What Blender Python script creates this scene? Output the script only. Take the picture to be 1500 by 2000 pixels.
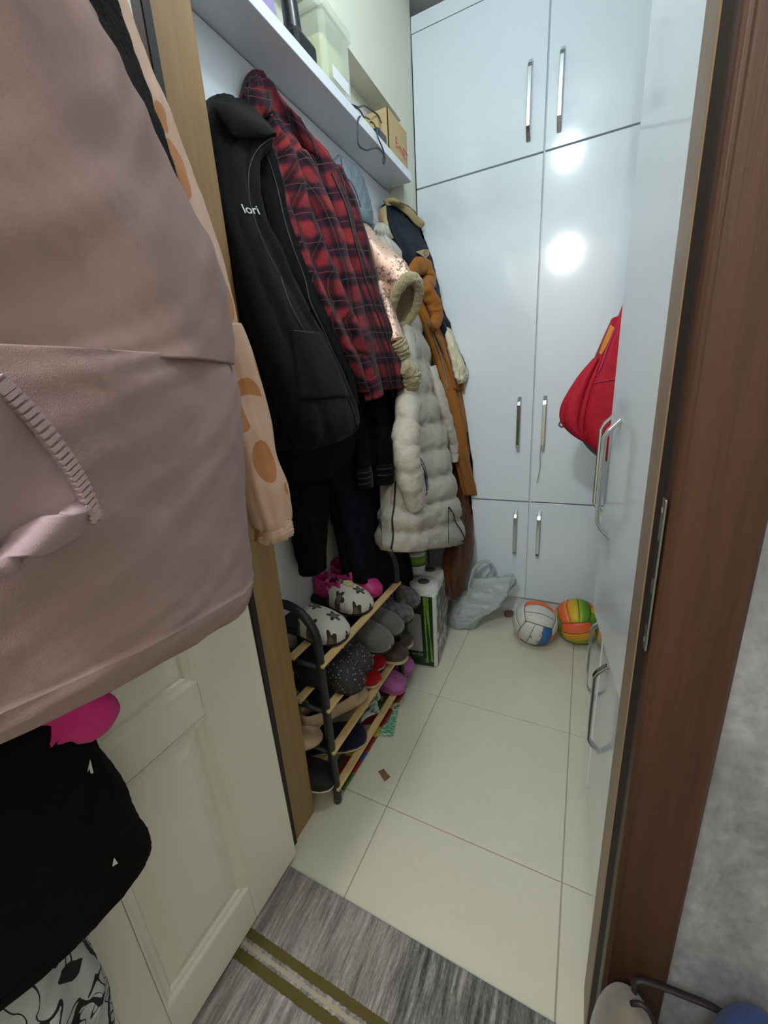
import bpy, bmesh, math, random
import numpy as np
from mathutils import Vector, Matrix
from mathutils import noise as MN
from mathutils.bvhtree import BVHTree

for o in list(bpy.data.objects): bpy.data.objects.remove(o)
SC = bpy.context.scene
COL = SC.collection
random.seed(4); RNG = np.random.RandomState(4)

# ---------------------------------------------------------------- camera
CAM = np.array([0.0, 0.0, 1.2]); F = 780.0
RM = np.array([[0.89824433, 0.07110213, -0.43370683],
               [0.43492294, -0.28580063, 0.85390868],
               [-0.06323896, -0.95564768, -0.28764274]])   # columns: right, down, forward
cd = bpy.data.cameras.new('camera'); cam = bpy.data.objects.new('camera', cd); COL.objects.link(cam)
cd.sensor_fit = 'VERTICAL'; cd.sensor_height = 36; cd.lens = F/2000*36; cd.clip_start = 0.01
mw = np.eye(4); mw[:3, 0] = RM[:, 0]; mw[:3, 1] = -RM[:, 1]; mw[:3, 2] = -RM[:, 2]; mw[:3, 3] = CAM
cam.matrix_world = Matrix(mw.tolist()); SC.camera = cam

# ---------------------------------------------------------------- world, lights, exposure
W = bpy.data.worlds.new('world'); SC.world = W; W.use_nodes = True
W.node_tree.nodes['Background'].inputs[0].default_value = (.62, .66, .7, 1)
W.node_tree.nodes['Background'].inputs[1].default_value = .05
SC.view_settings.view_transform = 'Standard'; SC.view_settings.look = 'None'
SC.view_settings.gamma = 1; SC.view_settings.use_curve_mapping = False
SC.view_settings.exposure = 0.12
def lamp(name, loc, energy, color, radius):
    l = bpy.data.lights.new(name, 'POINT'); l.energy = energy; l.color = color; l.shadow_soft_size = radius
    o = bpy.data.objects.new(name, l); COL.objects.link(o); o.location = loc; return o
lamp('closet_lamp_light', (-.20, .90, 2.50), 12.5, (.77, .90, 1.0), .07)
lamp('hall_lamp_light', (-.28, -.80, 2.38), 53, (.97, .98, 1.0), .08)

# ---------------------------------------------------------------- projection helpers (pixels of the 1500x2000 frame)
def ray(x, y): return RM @ np.array([x-750.0, y-1000.0, F])
def onx(x, y, X): r = ray(x, y); return CAM + r*(X-CAM[0])/r[0]
def ony(x, y, Y): r = ray(x, y); return CAM + r*(Y-CAM[1])/r[1]
def onz(x, y, Z): r = ray(x, y); return CAM + r*(Z-CAM[2])/r[2]

# ---------------------------------------------------------------- materials
def lin(c):
    c = [v/255 for v in c]
    return tuple(v/12.92 if v <= .04045 else ((v+.055)/1.055)**2.4 for v in c) + (1,)
class NT:
    def __init__(s, name):
        s.m = bpy.data.materials.new(name); s.m.use_nodes = True; s.t = s.m.node_tree; s.n = s.t.nodes
        s.b = s.n['Principled BSDF']; s.out = s.n['Material Output']
    def link(s, a, b): s.t.links.new(a, b)
    def put(s, sock, v):
        if hasattr(v, 'is_output'): s.link(v, sock)
        else: sock.default_value = v
    def math(s, op, a, b=0.0, c=0.0):
        n = s.n.new('ShaderNodeMath'); n.operation = op
        for i, v in enumerate((a, b, c)): s.put(n.inputs[i], v)
        return n.outputs[0]
    def vmath(s, op, a, b=(0, 0, 0)):
        n = s.n.new('ShaderNodeVectorMath'); n.operation = op; s.put(n.inputs[0], a); s.put(n.inputs[1], b)
        return n.outputs['Value'] if op in ('LENGTH', 'DISTANCE') else n.outputs[0]
    def mix(s, f, a, b):
        n = s.n.new('ShaderNodeMix'); n.data_type = 'RGBA'; s.put(n.inputs[0], f); s.put(n.inputs[6], a); s.put(n.inputs[7], b)
        return n.outputs[2]
    def uv(s): return s.n.new('ShaderNodeTexCoord').outputs['UV']
    def gen(s): return s.n.new('ShaderNodeTexCoord').outputs['Object']
    def pos(s): return s.n.new('ShaderNodeNewGeometry').outputs['Position']
    def map(s, v, sc, loc=(0, 0, 0)):
        n = s.n.new('ShaderNodeMapping'); s.link(v, n.inputs[0]); n.inputs['Scale'].default_value = sc; n.inputs['Location'].default_value = loc
        return n.outputs[0]
    def noise(s, v, scale, detail=3, rough=.5, dist=0.0):
        n = s.n.new('ShaderNodeTexNoise'); s.link(v, n.inputs['Vector']); n.inputs['Scale'].default_value = scale
        n.inputs['Detail'].default_value = detail; n.inputs['Roughness'].default_value = rough; n.inputs['Distortion'].default_value = dist
        return n.outputs[0]
    def vor(s, v, scale, feat='F1'):
        n = s.n.new('ShaderNodeTexVoronoi'); n.feature = feat; s.link(v, n.inputs['Vector']); n.inputs['Scale'].default_value = scale
        return n
    def ramp(s, f, stops, const=False):
        n = s.n.new('ShaderNodeValToRGB'); s.link(f, n.inputs[0]); cr = n.color_ramp
        if const: cr.interpolation = 'CONSTANT'
        while len(cr.elements) < len(stops): cr.elements.new(1)
        for e, (p, c) in zip(cr.elements, stops): e.position = p; e.color = c if len(c) == 4 else lin(c)
        return n.outputs[0]
    def xyz(s, v): n = s.n.new('ShaderNodeSeparateXYZ'); s.link(v, n.inputs[0]); return n.outputs
    def bump(s, h, strength=.3, dist=.005):
        n = s.n.new('ShaderNodeBump'); s.link(h, n.inputs['Height']); n.inputs['Strength'].default_value = strength; n.inputs['Distance'].default_value = dist
        s.link(n.outputs[0], s.b.inputs['Normal'])
    def base(s, v): s.put(s.b.inputs['Base Color'], v)
    def set(s, rough=.5, metal=0.0, spec=None, sheen=None, coat=None):
        s.put(s.b.inputs['Roughness'], rough); s.b.inputs['Metallic'].default_value = metal
        if spec is not None: s.b.inputs['Specular IOR Level'].default_value = spec
        if sheen is not None: s.b.inputs['Sheen Weight'].default_value = sheen; s.b.inputs['Sheen Roughness'].default_value = .5
        if coat is not None: s.b.inputs['Coat Weight'].default_value = coat; s.b.inputs['Coat Roughness'].default_value = .08
        return s
def plain(name, col, rough=.5, metal=0, var=.06, scale=30, bump=0.0, spec=None, sheen=None, coat=None):
    t = NT(name); c = lin(col); p = t.gen(); n = t.noise(p, scale, 4)
    t.base(t.mix(n, tuple(v*(1-var) for v in c[:3])+(1,), tuple(min(1, v*(1+var)) for v in c[:3])+(1,)))
    if bump: t.bump(n, bump, .004)
    t.set(rough, metal, spec, sheen, coat); return t.m
def cloth(name, col, col2=None, rough=.9, sheen=.1, weave=900, bump=.25, crumple=14, cb=.35):
    t = NT(name); p = t.gen(); n = t.noise(p, crumple, 4, .6); w = t.noise(p, weave, 2)
    a = lin(col); b = lin(col2) if col2 else tuple(v*1.25 for v in a[:3])+(1,)
    t.base(t.mix(n, a, b)); h = t.math('ADD', t.math('MULTIPLY', n, cb*3), t.math('MULTIPLY', w, bump*.3)); t.bump(h, .5, .012)
    t.set(rough, 0, .15, sheen); return t.m
def wood(name, c1, c2, scale=(60, 60, 2.2), rough=.45):
    t = NT(name); p = t.map(t.pos(), scale); n = t.noise(p, 1.0, 5, .6, .6); f = t.noise(t.map(t.pos(), (400, 400, 8)), 1, 2)
    v = t.math('ADD', t.math('MULTIPLY', n, .75), t.math('MULTIPLY', f, .25))
    t.base(t.ramp(v, [(.3, c1), (.7, c2)])); t.bump(f, .12, .002); t.set(rough, 0, .4); return t.m

M = {}
def gloss_white():
    t = NT('glossy_white'); n = t.noise(t.pos(), 1.2, 2)
    t.base(t.mix(n, lin((222, 231, 239)), lin((228, 236, 243)))); t.set(.11, 0, .5, None, .25); return t.m
M['gloss'] = gloss_white()
M['melamine'] = plain('melamine_white', (228, 230, 235), .3, var=.02)
M['cream'] = plain('cream_wall', (226, 224, 208), .85, var=.03, scale=8, bump=.05)
M['ceil'] = plain('ceiling_paint', (215, 215, 208), .9, var=.02)
M['panelwhite'] = plain('white_board', (230, 233, 238), .35, var=.02)
M['dark'] = plain('dark_gap', (18, 17, 17), .8)
M['rubber'] = plain('dark_rubber', (34, 26, 22), .65)
M['chrome'] = plain('chrome', (205, 208, 212), .12, 1, var=.02)
M['steel'] = plain('worn_steel', (150, 152, 150), .3, 1)
M['doorwhite'] = plain('door_paint', (234, 231, 216), .4, var=.03, scale=6)
M['oak'] = wood('oak_laminate', (138, 106, 66), (162, 130, 88))
M['walnut'] = wood('walnut_laminate', (56, 36, 25), (82, 54, 38), (35, 35, 1.6), .42)
M['tanedge'] = wood('jamb_edge', (128, 104, 80), (148, 124, 98))
M['blackmetal'] = plain('black_metal', (30, 31, 34), .4)
M['pine'] = wood('pine_slat', (214, 176, 118), (232, 200, 146), (60, 4, 60), .55)
def tile_mat():
    t = NT('beige_tile'); p = t.pos(); n = t.noise(p, 5, 3, .5); n2 = t.noise(p, 40, 4)
    t.base(t.mix(t.math('ADD', t.math('MULTIPLY', n, .7), t.math('MULTIPLY', n2, .3)), lin((204, 201, 180)), lin((218, 215, 197))))
    t.set(.30, 0, .4); return t.m
M['tile'] = tile_mat(); M['grout'] = plain('grout', (158, 154, 140), .9)
def hallwall():
    t = NT('mottled_grey_wall'); p = t.map(t.pos(), (14, 14, 5)); n = t.noise(p, 1, 6, .7, .4); n2 = t.noise(t.pos(), 60, 4)
    v = t.math('ADD', t.math('MULTIPLY', n, .75), t.math('MULTIPLY', n2, .25))
    t.base(t.ramp(v, [(.32, (104, 104, 108)), (.5, (138, 138, 143)), (.68, (172, 171, 175))])); t.bump(v, .2, .004); t.set(.8); return t.m
M['hallwall'] = hallwall()
def rug_mat():
    t = NT('grey_streaked_rug'); p = t.pos(); x = t.xyz(p)
    n = t.noise(t.map(p, (110, 9, 1)), 1, 4, .7, .3); n2 = t.noise(t.map(p, (22, 2.5, 1)), 1, 3); f = t.noise(t.map(p, (300, 120, 1)), 1, 2)
    v = t.math('ADD', t.math('MULTIPLY', n, .55), t.math('ADD', t.math('MULTIPLY', n2, .3), t.math('MULTIPLY', f, .15)))
    c = t.ramp(v, [(.36, (92, 88, 86)), (.5, (140, 134, 132)), (.62, (178, 171, 166))])
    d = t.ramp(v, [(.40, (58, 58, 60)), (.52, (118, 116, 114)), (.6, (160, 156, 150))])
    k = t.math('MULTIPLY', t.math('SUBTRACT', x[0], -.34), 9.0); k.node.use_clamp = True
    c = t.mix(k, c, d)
    yy = t.math('ADD', x[1], t.math('MULTIPLY', t.noise(p, 180, 2), .006))
    s1 = t.math('COMPARE', yy, .383, .009); s2 = t.math('COMPARE', yy, .345, .010); g = t.math('COMPARE', yy, .364, .004)
    c = t.mix(t.math('MAXIMUM', s1, s2), c, lin((92, 82, 44))); c = t.mix(g, c, lin((170, 160, 140)))
    t.base(c); t.bump(v, .6, .006); t.set(.95, 0, .1, .2); return t.m
M['rug'] = rug_mat()

# ---------------------------------------------------------------- object helpers
OFF = {}      # world translation already carried by a parent
WM = {}       # world-space verts / faces of surfaces others are laid on
def uvset(me, uvs):
    l = me.uv_layers.new(name='UVMap')
    for p in me.polygons:
        for li, vi in zip(p.loop_indices, p.vertices): l.data[li].uv = uvs[vi]
def obj(name, verts, faces, mat, parent=None, smooth=True, uvs=None, local=False, solid=0, bevel=0, subd=0, kind=None, label=None):
    me = bpy.data.meshes.new(name); me.from_pydata([tuple(map(float, v)) for v in verts], [], [tuple(map(int, f)) for f in faces]); me.update()
    if smooth: me.polygons.foreach_set('use_smooth', [True]*len(me.polygons))
    if uvs is not None: uvset(me, uvs)
    me.materials.append(M[mat] if isinstance(mat, str) else mat)
    o = bpy.data.objects.new(name, me); COL.objects.link(o)
    if parent is not None:
        o.parent = parent
        off = OFF.get(parent.name, Vector((0, 0, 0)))
        if not local: o.location = -off
        OFF[o.name] = off if local else Vector((0, 0, 0))
    if solid: md = o.modifiers.new('solid', 'SOLIDIFY'); md.thickness = solid; md.offset = 0
    if bevel: md = o.modifiers.new('bevel', 'BEVEL'); md.width = bevel; md.segments = 2; md.limit_method = 'ANGLE'
    if subd: md = o.modifiers.new('sub', 'SUBSURF'); md.levels = subd; md.render_levels = subd
    if kind: o['kind'] = kind
    if label: o['label'] = label
    return o
def tag(o, label, cat=None, group=None, kind=None):
    o['label'] = label
    if cat: o['category'] = cat
    if group: o['group'] = group
    if kind: o['kind'] = kind
    return o
def thing(name, label, cat, loc, group=None, rot=None):
    o = bpy.data.objects.new(name, None); COL.objects.link(o); o.location = Vector([float(v) for v in loc]); o.empty_display_size = .05
    if rot: o.rotation_euler = rot
    OFF[o.name] = o.location.copy()
    return tag(o, label, cat, group)
def struct(o): o['kind'] = 'structure'; return o
class MB:
    def __init__(s): s.v = []; s.f = []
    def add(s, v, f): k = len(s.v); s.v += [tuple(p) for p in v]; s.f += [tuple(i+k for i in q) for q in f]; return s
    def box(s, x0, x1, y0, y1, z0, z1):
        v = [(x, y, z) for x in (x0, x1) for y in (y0, y1) for z in (z0, z1)]
        return s.add(v, [(0, 1, 3, 2), (4, 6, 7, 5), (0, 4, 5, 1), (2, 3, 7, 6), (0, 2, 6, 4), (1, 5, 7, 3)])
    def prism(s, poly, z0, z1):      # poly in xy
        n = len(poly); v = [(x, y, z0) for x, y in poly]+[(x, y, z1) for x, y in poly]
        return s.add(v, [tuple(range(n))[::-1], tuple(range(n, 2*n))]+[(i, (i+1) % n, (i+1) % n+n, i+n) for i in range(n)])
    def build(s, name, mat, parent=None, **k): return obj(name, s.v, s.f, mat, parent, **{'smooth': False, **k})
def cr(pts, n):                       # Catmull-Rom resampling of rows of numbers
    P = np.array(pts, float); m = len(P); out = []
    for t in np.linspace(0, m-1, n):
        i = min(int(t), m-2); u = t-i
        p0 = P[max(i-1, 0)]; p1 = P[i]; p2 = P[i+1]; p3 = P[min(i+2, m-1)]
        out.append(.5*((2*p1)+(p2-p0)*u+(2*p0-5*p1+4*p2-p3)*u*u+(3*p1-p0-3*p2+p3)*u**3))
    return np.array(out)
def grid_faces(nr, nc, closed):
    f = []
    for i in range(nr-1):
        for j in range(nc if closed else nc-1):
            a = i*nc+j; b = i*nc+(j+1) % nc; f.append((a, b, b+nc, a+nc))
    return f
def tube(pts, radii, n=10, ns=None, cap=True, flat=1.0, flatdir=None, wav=None):
    P = np.array(pts, float); rad = np.array(radii if hasattr(radii, '__len__') else [radii]*len(P), float)
    if ns: A = cr(np.c_[P, rad], ns); P = A[:, :3]; rad = A[:, 3]
    T = np.gradient(P, axis=0); T /= np.linalg.norm(T, axis=1)[:, None]+1e-9
    up = np.array(flatdir if flatdir is not None else (0, 0, 1.0)); 
    if abs(T[0]@up) > .9 and flatdir is None: up = np.array((1.0, 0, 0))
    u = np.cross(T[0], up); u /= np.linalg.norm(u); V = []; uvs = []; L = 0
    for i in range(len(P)):
        u = u-T[i]*(u@T[i]); u /= np.linalg.norm(u); w = np.cross(T[i], u)
        if i: L += np.linalg.norm(P[i]-P[i-1])
        for j in range(n):
            a = 2*math.pi*j/n; r = rad[i]*(1+(wav(i/(len(P)-1), a) if wav else 0))
            V.append(P[i]+u*math.cos(a)*r+w*math.sin(a)*r*flat); uvs.append((a*rad[i], L))
    f = grid_faces(len(P), n, True)
    if cap: f += [tuple(range(n))[::-1], tuple(range((len(P)-1)*n, len(P)*n))]
    return V, f, uvs

# ---------------------------------------------------------------- hanging garments: elliptical sections fitted to the two silhouettes seen from the door
def bear(px, py): r = ray(px, py); h = math.hypot(r[0], r[1]); return r[0]/h, r[1]/h, r[2]/h
def section(row):
    xl, yl, xr, yr, x0, b = row; dL = bear(xl, yl); dR = bear(xr, yr); X = abs(x0)
    cL = dL[1]/abs(dL[0]); cR = dR[1]/abs(dR[0]); b = min(b, .62*X*(cR-cL)/(cR+cL))
    def ys(a):
        hL = math.hypot(b*dL[1], a*dL[0]); hR = math.hypot(b*dR[1], a*dR[0])
        return (x0*dL[1]-hL)/dL[0], (x0*dR[1]+hR)/dR[0], hL, hR
    lo, hi = 0.0, 3.0
    for _ in range(60):
        a = (lo+hi)/2; q = ys(a)
        if q[0] < q[1]: lo = a
        else: hi = a
    q = ys(a); y0 = (q[0]+q[1])/2
    nL = (dL[1], -dL[0]); TL = np.array([x0-b*b*nL[0]/q[2], y0-a*a*nL[1]/q[2]])
    nR = (dR[1], -dR[0]); TR = np.array([x0+b*b*nR[0]/q[3], y0+a*a*nR[1]/q[3]])
    zL = CAM[2]+dL[2]*np.linalg.norm(TL); zR = CAM[2]+dR[2]*np.linalg.norm(TR)
    return x0, y0, b, a, TL, TR, zL, zR
def folds(seed, k=(4, 7, 11), amp=(1, .6, .35)):
    r = np.random.RandomState(seed); ph = r.rand(len(k))*6.28; dr = (r.rand(len(k))-.5)*2.4; pw = r.rand(len(k))*6.28
    def f(th, v):
        s = 0
        for i in range(len(k)): s = s+amp[i]*math.sin(k[i]*th+ph[i]+dr[i]*v*2+.6*math.sin(3*v+pw[i]))
        return s/sum(amp)
    return f
def garment(name, rows, mat, parent, nr=56, nc=72, amp=.012, seed=1, quilt=0, qamp=.02, env=(.35, 1.0), k=(4, 7, 11), wr=.002, wall=-.822, maxy=None, label=None, topcap=True, nz=.006, nsc=(16, 16, 7), pleat=0, pk=7):
    R = cr(rows, nr); fo = folds(seed, k); fo2 = folds(seed+50, (17, 23), (1, 1)); V = []; uvs = []; L = 0; prev = None
    for i, row in enumerate(R):
        v = i/(nr-1); x0, y0, b, a, TL, TR, zL, zR = section(row); d = TR-TL; zc = (zL+zR)/2
        if prev is not None: L += abs(zc-prev)
        prev = zc; arc = 0; last = None
        for j in range(nc):
            th = 2*math.pi*j/nc; c, s = math.cos(th), math.sin(th)
            sg = lambda q: math.copysign(abs(q)**.85, q)
            e = env[0]+(env[1]-env[0])*v; n = np.array([c*a, s*b]); n /= np.linalg.norm(n)+1e-9
            dis = amp*e*fo(th, v)*min(1, a/.1)+wr*fo2(th+v*3, v*2)
            if pleat: dis += pleat*e*min(1, a/.08)*(abs(math.sin(pk*.5*th+seed+1.1*math.sin(2.2*v+seed)+.4*math.sin(5*v)))**.55-.75)
            if quilt:
                q = abs(math.sin(math.pi*(v*quilt+.12*math.sin(th*2+seed)))); dis += qamp*(q**.45-.75)
            p = np.array([x0+b*sg(c), y0+a*sg(s)])+n*dis
            zq = zc*nsc[2]; q3 = Vector((p[0]*nsc[0]+seed*3.1, p[1]*nsc[1], zq)); p = p+n*nz*(.3+.7*e)*(MN.noise(q3)+.55*MN.noise(q3*2.3)+.3*MN.noise(q3*4.7))
            p[0] = max(p[0], wall if p[1] < 1.85 else -.750)
            if maxy: p[1] = min(p[1], maxy)
            w = np.clip((p-TL)@d/(d@d), -.15, 1.15); z = zL+(zR-zL)*w
            if last is not None: arc += np.linalg.norm(p-last)
            last = p; V.append((p[0], p[1], z)); uvs.append((arc, L))
    f = grid_faces(nr, nc, True)
    A = np.array(V); 
    if topcap: V.append(tuple(A[:nc].mean(0)+np.array([0, 0, .008]))); uvs.append((0, 0)); m = len(V)-1; f += [(m, (j+1) % nc, j) for j in range(nc)]
    V.append(tuple(A[-nc:].mean(0)+np.array([0, 0, .02]))); uvs.append((0, L)); m = len(V)-1; s0 = (nr-1)*nc; f += [(m, s0+j, s0+(j+1) % nc) for j in range(nc)]
    o = obj(name, V, f, mat, parent, uvs=uvs, label=label); WM[o.name] = BVHTree.FromPolygons([Vector(p) for p in V], f)
    return o
def hit(o, px, py):
    r = ray(px, py); r = r/np.linalg.norm(r); q = WM[o.name].ray_cast(Vector(CAM), Vector(r)); return q[3], r
def on(o, pts, lift):
    t = [hit(o, *p) for p in pts]; ds = [a[0] for a in t]; good = [i for i, q in enumerate(ds) if q is not None]
    out = []
    for i, (q, r) in enumerate(t):
        if q is None: j = min(good, key=lambda g: abs(g-i)) if good else None; q = ds[j] if j is not None else 1.0
        out.append(CAM+r*(q-lift))
    return out
def line_on(o, pts, rad, mat, name, parent, lift=.002, ns=30, label=None):
    q = on(o, cr(pts, ns), lift); v, f, u = tube(cr(q[::max(1, ns//14)]+[q[-1]], ns), rad, 6); return obj(name, v, f, mat, parent, uvs=u, label=label)
def strip(o, rows, mat, name, parent, lift=.004, bulge=0.0, solid=.004, nr=16, nc=12, tail=0.0, label=None):
    R = cr(rows, nr); P = []; uvs = []
    for i, (xl, yl, xr, yr) in enumerate(R):
        pts = [(xl+(xr-xl)*j/(nc-1), yl+(yr-yl)*j/(nc-1)) for j in range(nc)]
        for j, (px, py) in enumerate(pts):
            q, r = hit(o, px, py); P.append([q, r]); uvs.append((.09*j/(nc-1)+.02, .09*i/(nr-1)))
    D = np.array([p[0] if p[0] is not None else np.nan for p in P]).reshape(nr, nc)
    fill = np.nanmedian(D) if not np.all(np.isnan(D)) else 1.0
    for i in range(nr):
        for j in range(nc):
            if np.isnan(D[i, j]):
                g = [(abs(a-i)+abs(b-j), D[a, b]) for a in range(nr) for b in range(nc) if not np.isnan(D[a, b]) and abs(a-i)+abs(b-j) < 9]
                D[i, j] = min(g)[1] if g else fill
    for _ in range(2): E = D.copy(); E[1:-1] = (D[:-2]+2*D[1:-1]+D[2:])/4; E[:, 1:-1] = (E[:, :-2]+2*E[:, 1:-1]+E[:, 2:])/4; D = np.minimum(E, D+.004)
    V = [CAM+P[i*nc+j][1]*(D[i, j]-lift-bulge*math.sin(math.pi*j/(nc-1))**.7*math.sin(math.pi*(.15+.85*i/(nr-1)))**.5) for i in range(nr) for j in range(nc)]
    s = obj(name, V, grid_faces(nr, nc, False), mat, parent, uvs=uvs, solid=solid, label=label); WM[s.name] = BVHTree.FromPolygons([Vector(p) for p in V], grid_faces(nr, nc, False)); return s
def ptube(name, pts, mat, parent, n=20, ns=40, seed=1, amp=.06, quilt=0, flat=.8, cap=True, label=None, wrk=9, fuzz=0, gather=0):
    P = [onx(p[0], p[1], p[2]) for p in pts]; rad = [p[3] for p in pts]; r = np.random.RandomState(seed); a1, a2, a3 = r.rand(3)*6
    def wav(t, a):
        w = amp*(math.sin(3*a+a1+4*t)+.8*math.sin(2*a+wrk*t*3+a2)+.6*math.sin(wrk*5*t+a3+math.sin(a)))
        if quilt: w += .20*(abs(math.sin(math.pi*(quilt*t+.12*math.sin(2*a))))**.5-.7)+.07*MN.noise(Vector((math.cos(a)*2, math.sin(a)*2, t*22+seed)))+.04*MN.noise(Vector((math.cos(a)*5, math.sin(a)*5, t*50+seed)))
        if gather: w += gather*(.25+.75*t**2)*(math.sin(9*a+2*t)+.6*math.sin(14*a-3*t+1))
        if fuzz: w += fuzz*MN.noise(Vector((math.cos(a)*5, math.sin(a)*5, t*16)))+fuzz*.6*MN.noise(Vector((math.cos(a)*11, math.sin(a)*11, t*36)))
        return w
    v, f, u = tube(P, rad, n, ns, cap, flat, (1.0, 0, 0), wav); o = obj(name, v, f, mat, parent, uvs=u, label=label)
    WM[o.name] = BVHTree.FromPolygons([Vector(p) for p in v], f); return o
def text_polys(body, size=1.0):
    c = bpy.data.curves.new('t', 'FONT'); c.body = body; c.size = size; c.resolution_u = 3
    o = bpy.data.objects.new('t', c); COL.objects.link(o); bpy.context.view_layer.update()
    me = o.to_mesh(); v = [tuple(p.co) for p in me.vertices]; f = [tuple(p.vertices) for p in me.polygons]; o.to_mesh_clear()
    bpy.data.objects.remove(o); bpy.data.curves.remove(c); return v, f

# ================================================================ THE SETTING
ZC = 2.72
# floor: grout bed with separate tiles
fl = struct(MB().box(-.95, 1.7, -1.6, 2.7, -.06, -.002).build('floor', 'grout')); tag(fl, 'beige tiled floor of the closet')
TX = [-.4536+.486*k for k in range(-1, 5)]; TY = [.782+.491*k for k in range(-5, 4)]
tv = MB().box(0, .4835, 0, .4885, -.010, 0); tmesh = None
for x in TX:
    for y in TY:
        if tmesh is None:
            o = tv.build('tile', 'tile', fl, local=True, bevel=.0015); tmesh = o.data
        else:
            o = bpy.data.objects.new('tile', tmesh); COL.objects.link(o); o.parent = fl
            md = o.modifiers.new('bevel', 'BEVEL'); md.width = .0015; md.segments = 2
        o.location = (x+.00125, y+.00125, 0)
ce = struct(MB().box(-.95, 1.7, -1.6, 2.7, ZC, ZC+.06).build('ceiling', 'ceil')); tag(ce, 'plain pale ceiling')
wl = MB().box(-.95, -.828, .58, 2.7, -.002, ZC)
wl.box(-.828, -.756, .70, 2.016, 2.25, ZC).box(-.828, -.756, 1.872, 2.016, 0, 2.25)
wl = struct(wl.build('wall_left', 'cream')); tag(wl, 'cream wall with a shallow recess above the shelf')
bo = struct(MB().box(-.828, -.822, .70, 1.870, .45, 2.012).build('trim_1', 'panelwhite')); tag(bo, 'white backing board behind the hanging coats')
struct(tag(MB().box(-.95, 1.7, 2.62, 2.70, -.002, ZC).build('wall_back', 'cream'), 'cream wall behind the wardrobe'))
struct(tag(MB().box(.62, .70, .60, 2.62, -.002, ZC).build('wall_right', 'cream'), 'cream wall behind the side cabinets'))
# hall side walls: right of the doorway, left of it, above it, behind the photographer
wf = MB().box(.0902, 1.70, .522, .60, -.002, ZC)
struct(tag(wf.build('wall_front', 'hallwall'), 'mottled grey hall wall right of the doorway'))
struct(tag(MB().box(-.656, .0902, .60, .68, 2.12, ZC).build('wall_front_header', 'cream'), 'wall above the doorway'))
struct(tag(MB().box(-1.0, -.668, .589, .679, -.002, ZC).build('wall_front_pier', 'cream'), 'wall beside the left door jamb'))
struct(tag(MB().box(-1.03, -.95, -1.6, .589, -.002, ZC).build('wall_hall_side', 'cream'), 'hall side wall behind the open door'))
struct(tag(MB().box(-1.03, 1.78, -1.68, -1.6, -.002, ZC).build('wall_hall_rear', 'cream'), 'hall wall behind the viewer'))
struct(tag(MB().box(1.70, 1.78, -1.6, 2.7, -.002, ZC).build('wall_hall_far', 'cream'), 'hall end wall'))
bb = struct(MB().box(.186, 1.70, .510, .522, 0, .085).build('baseboard_right', 'hallwall', bevel=.003)); tag(bb, 'grey skirting along the hall wall')
# left jamb (oak) seen from its reveal
lj = struct(MB().box(-.668, -.648, .589, .682, 0, 2.12).build('trim_2', 'oak', bevel=.002)); tag(lj, 'oak coloured left door jamb')
MB().box(-.668, -.643, .5745, .590, 0, 2.12).build('seal', 'rubber', lj)
q = MB().box(-.668, -.645, .562, .5745, 0, 2.12); q.v = [(x, y-(.014*z if y < .57 else 0), z) for x, y, z in q.v]; q.build('rebate_edge', 'walnut', lj)
# right jamb (walnut) with rubber seal and strike plate; a little out of plumb
def tilt(v):     # the frame leans a few millimetres
    return [(x-.006*(z/1.5), y, z) for x, y, z in v]
rj = MB().prism([(.083, .602), (.083, .530), (.0915, .522), (.14, .522), (.14, .602)], 0, 2.12); rj.v = tilt(rj.v)
RJ = struct(rj.build('trim_3', 'tanedge', bevel=.001)); tag(RJ, 'right door jamb with dark rubber seal')
q = MB().prism([(.0832, .531), (.0915, .517), (.098, .517), (.098, .531)], 0, 2.12); q.v = tilt(q.v); q.build('rubber_seal', 'rubber', RJ)
q = MB().prism([(.0915, .5185), (.0935, .5005), (.099, .497), (.170, .497), (.176, .503), (.176, .522), (.0915, .522)], 0, 2.12); q.v = tilt(q.v)
cs = q.build('casing', 'walnut', RJ, bevel=.0015)
q = MB().prism([(.0985, .4965), (.1005, .4955), (.1025, .4965)], 0, 2.12); q.v = tilt(q.v); q.build('casing_bead', 'walnut', RJ)
sp = MB().box(.0885, .0913, .5005, .5165, .88, 1.07); sp.v = tilt(sp.v); st = sp.build('strike_plate', 'steel', RJ, bevel=.002)
for z0, z1 in ((.915, .955), (.975, 1.02)):
    q = MB().box(.0878, .0888, .504, .513, z0, z1); q.v = tilt(q.v); q.build('strike_opening', 'dark', st)
for z0 in (.893, 1.057):
    q = MB().box(.0876, .0888, .506, .511, z0-.003, z0+.003); q.v = tilt(q.v); q.build('screw', 'chrome', st)

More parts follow.
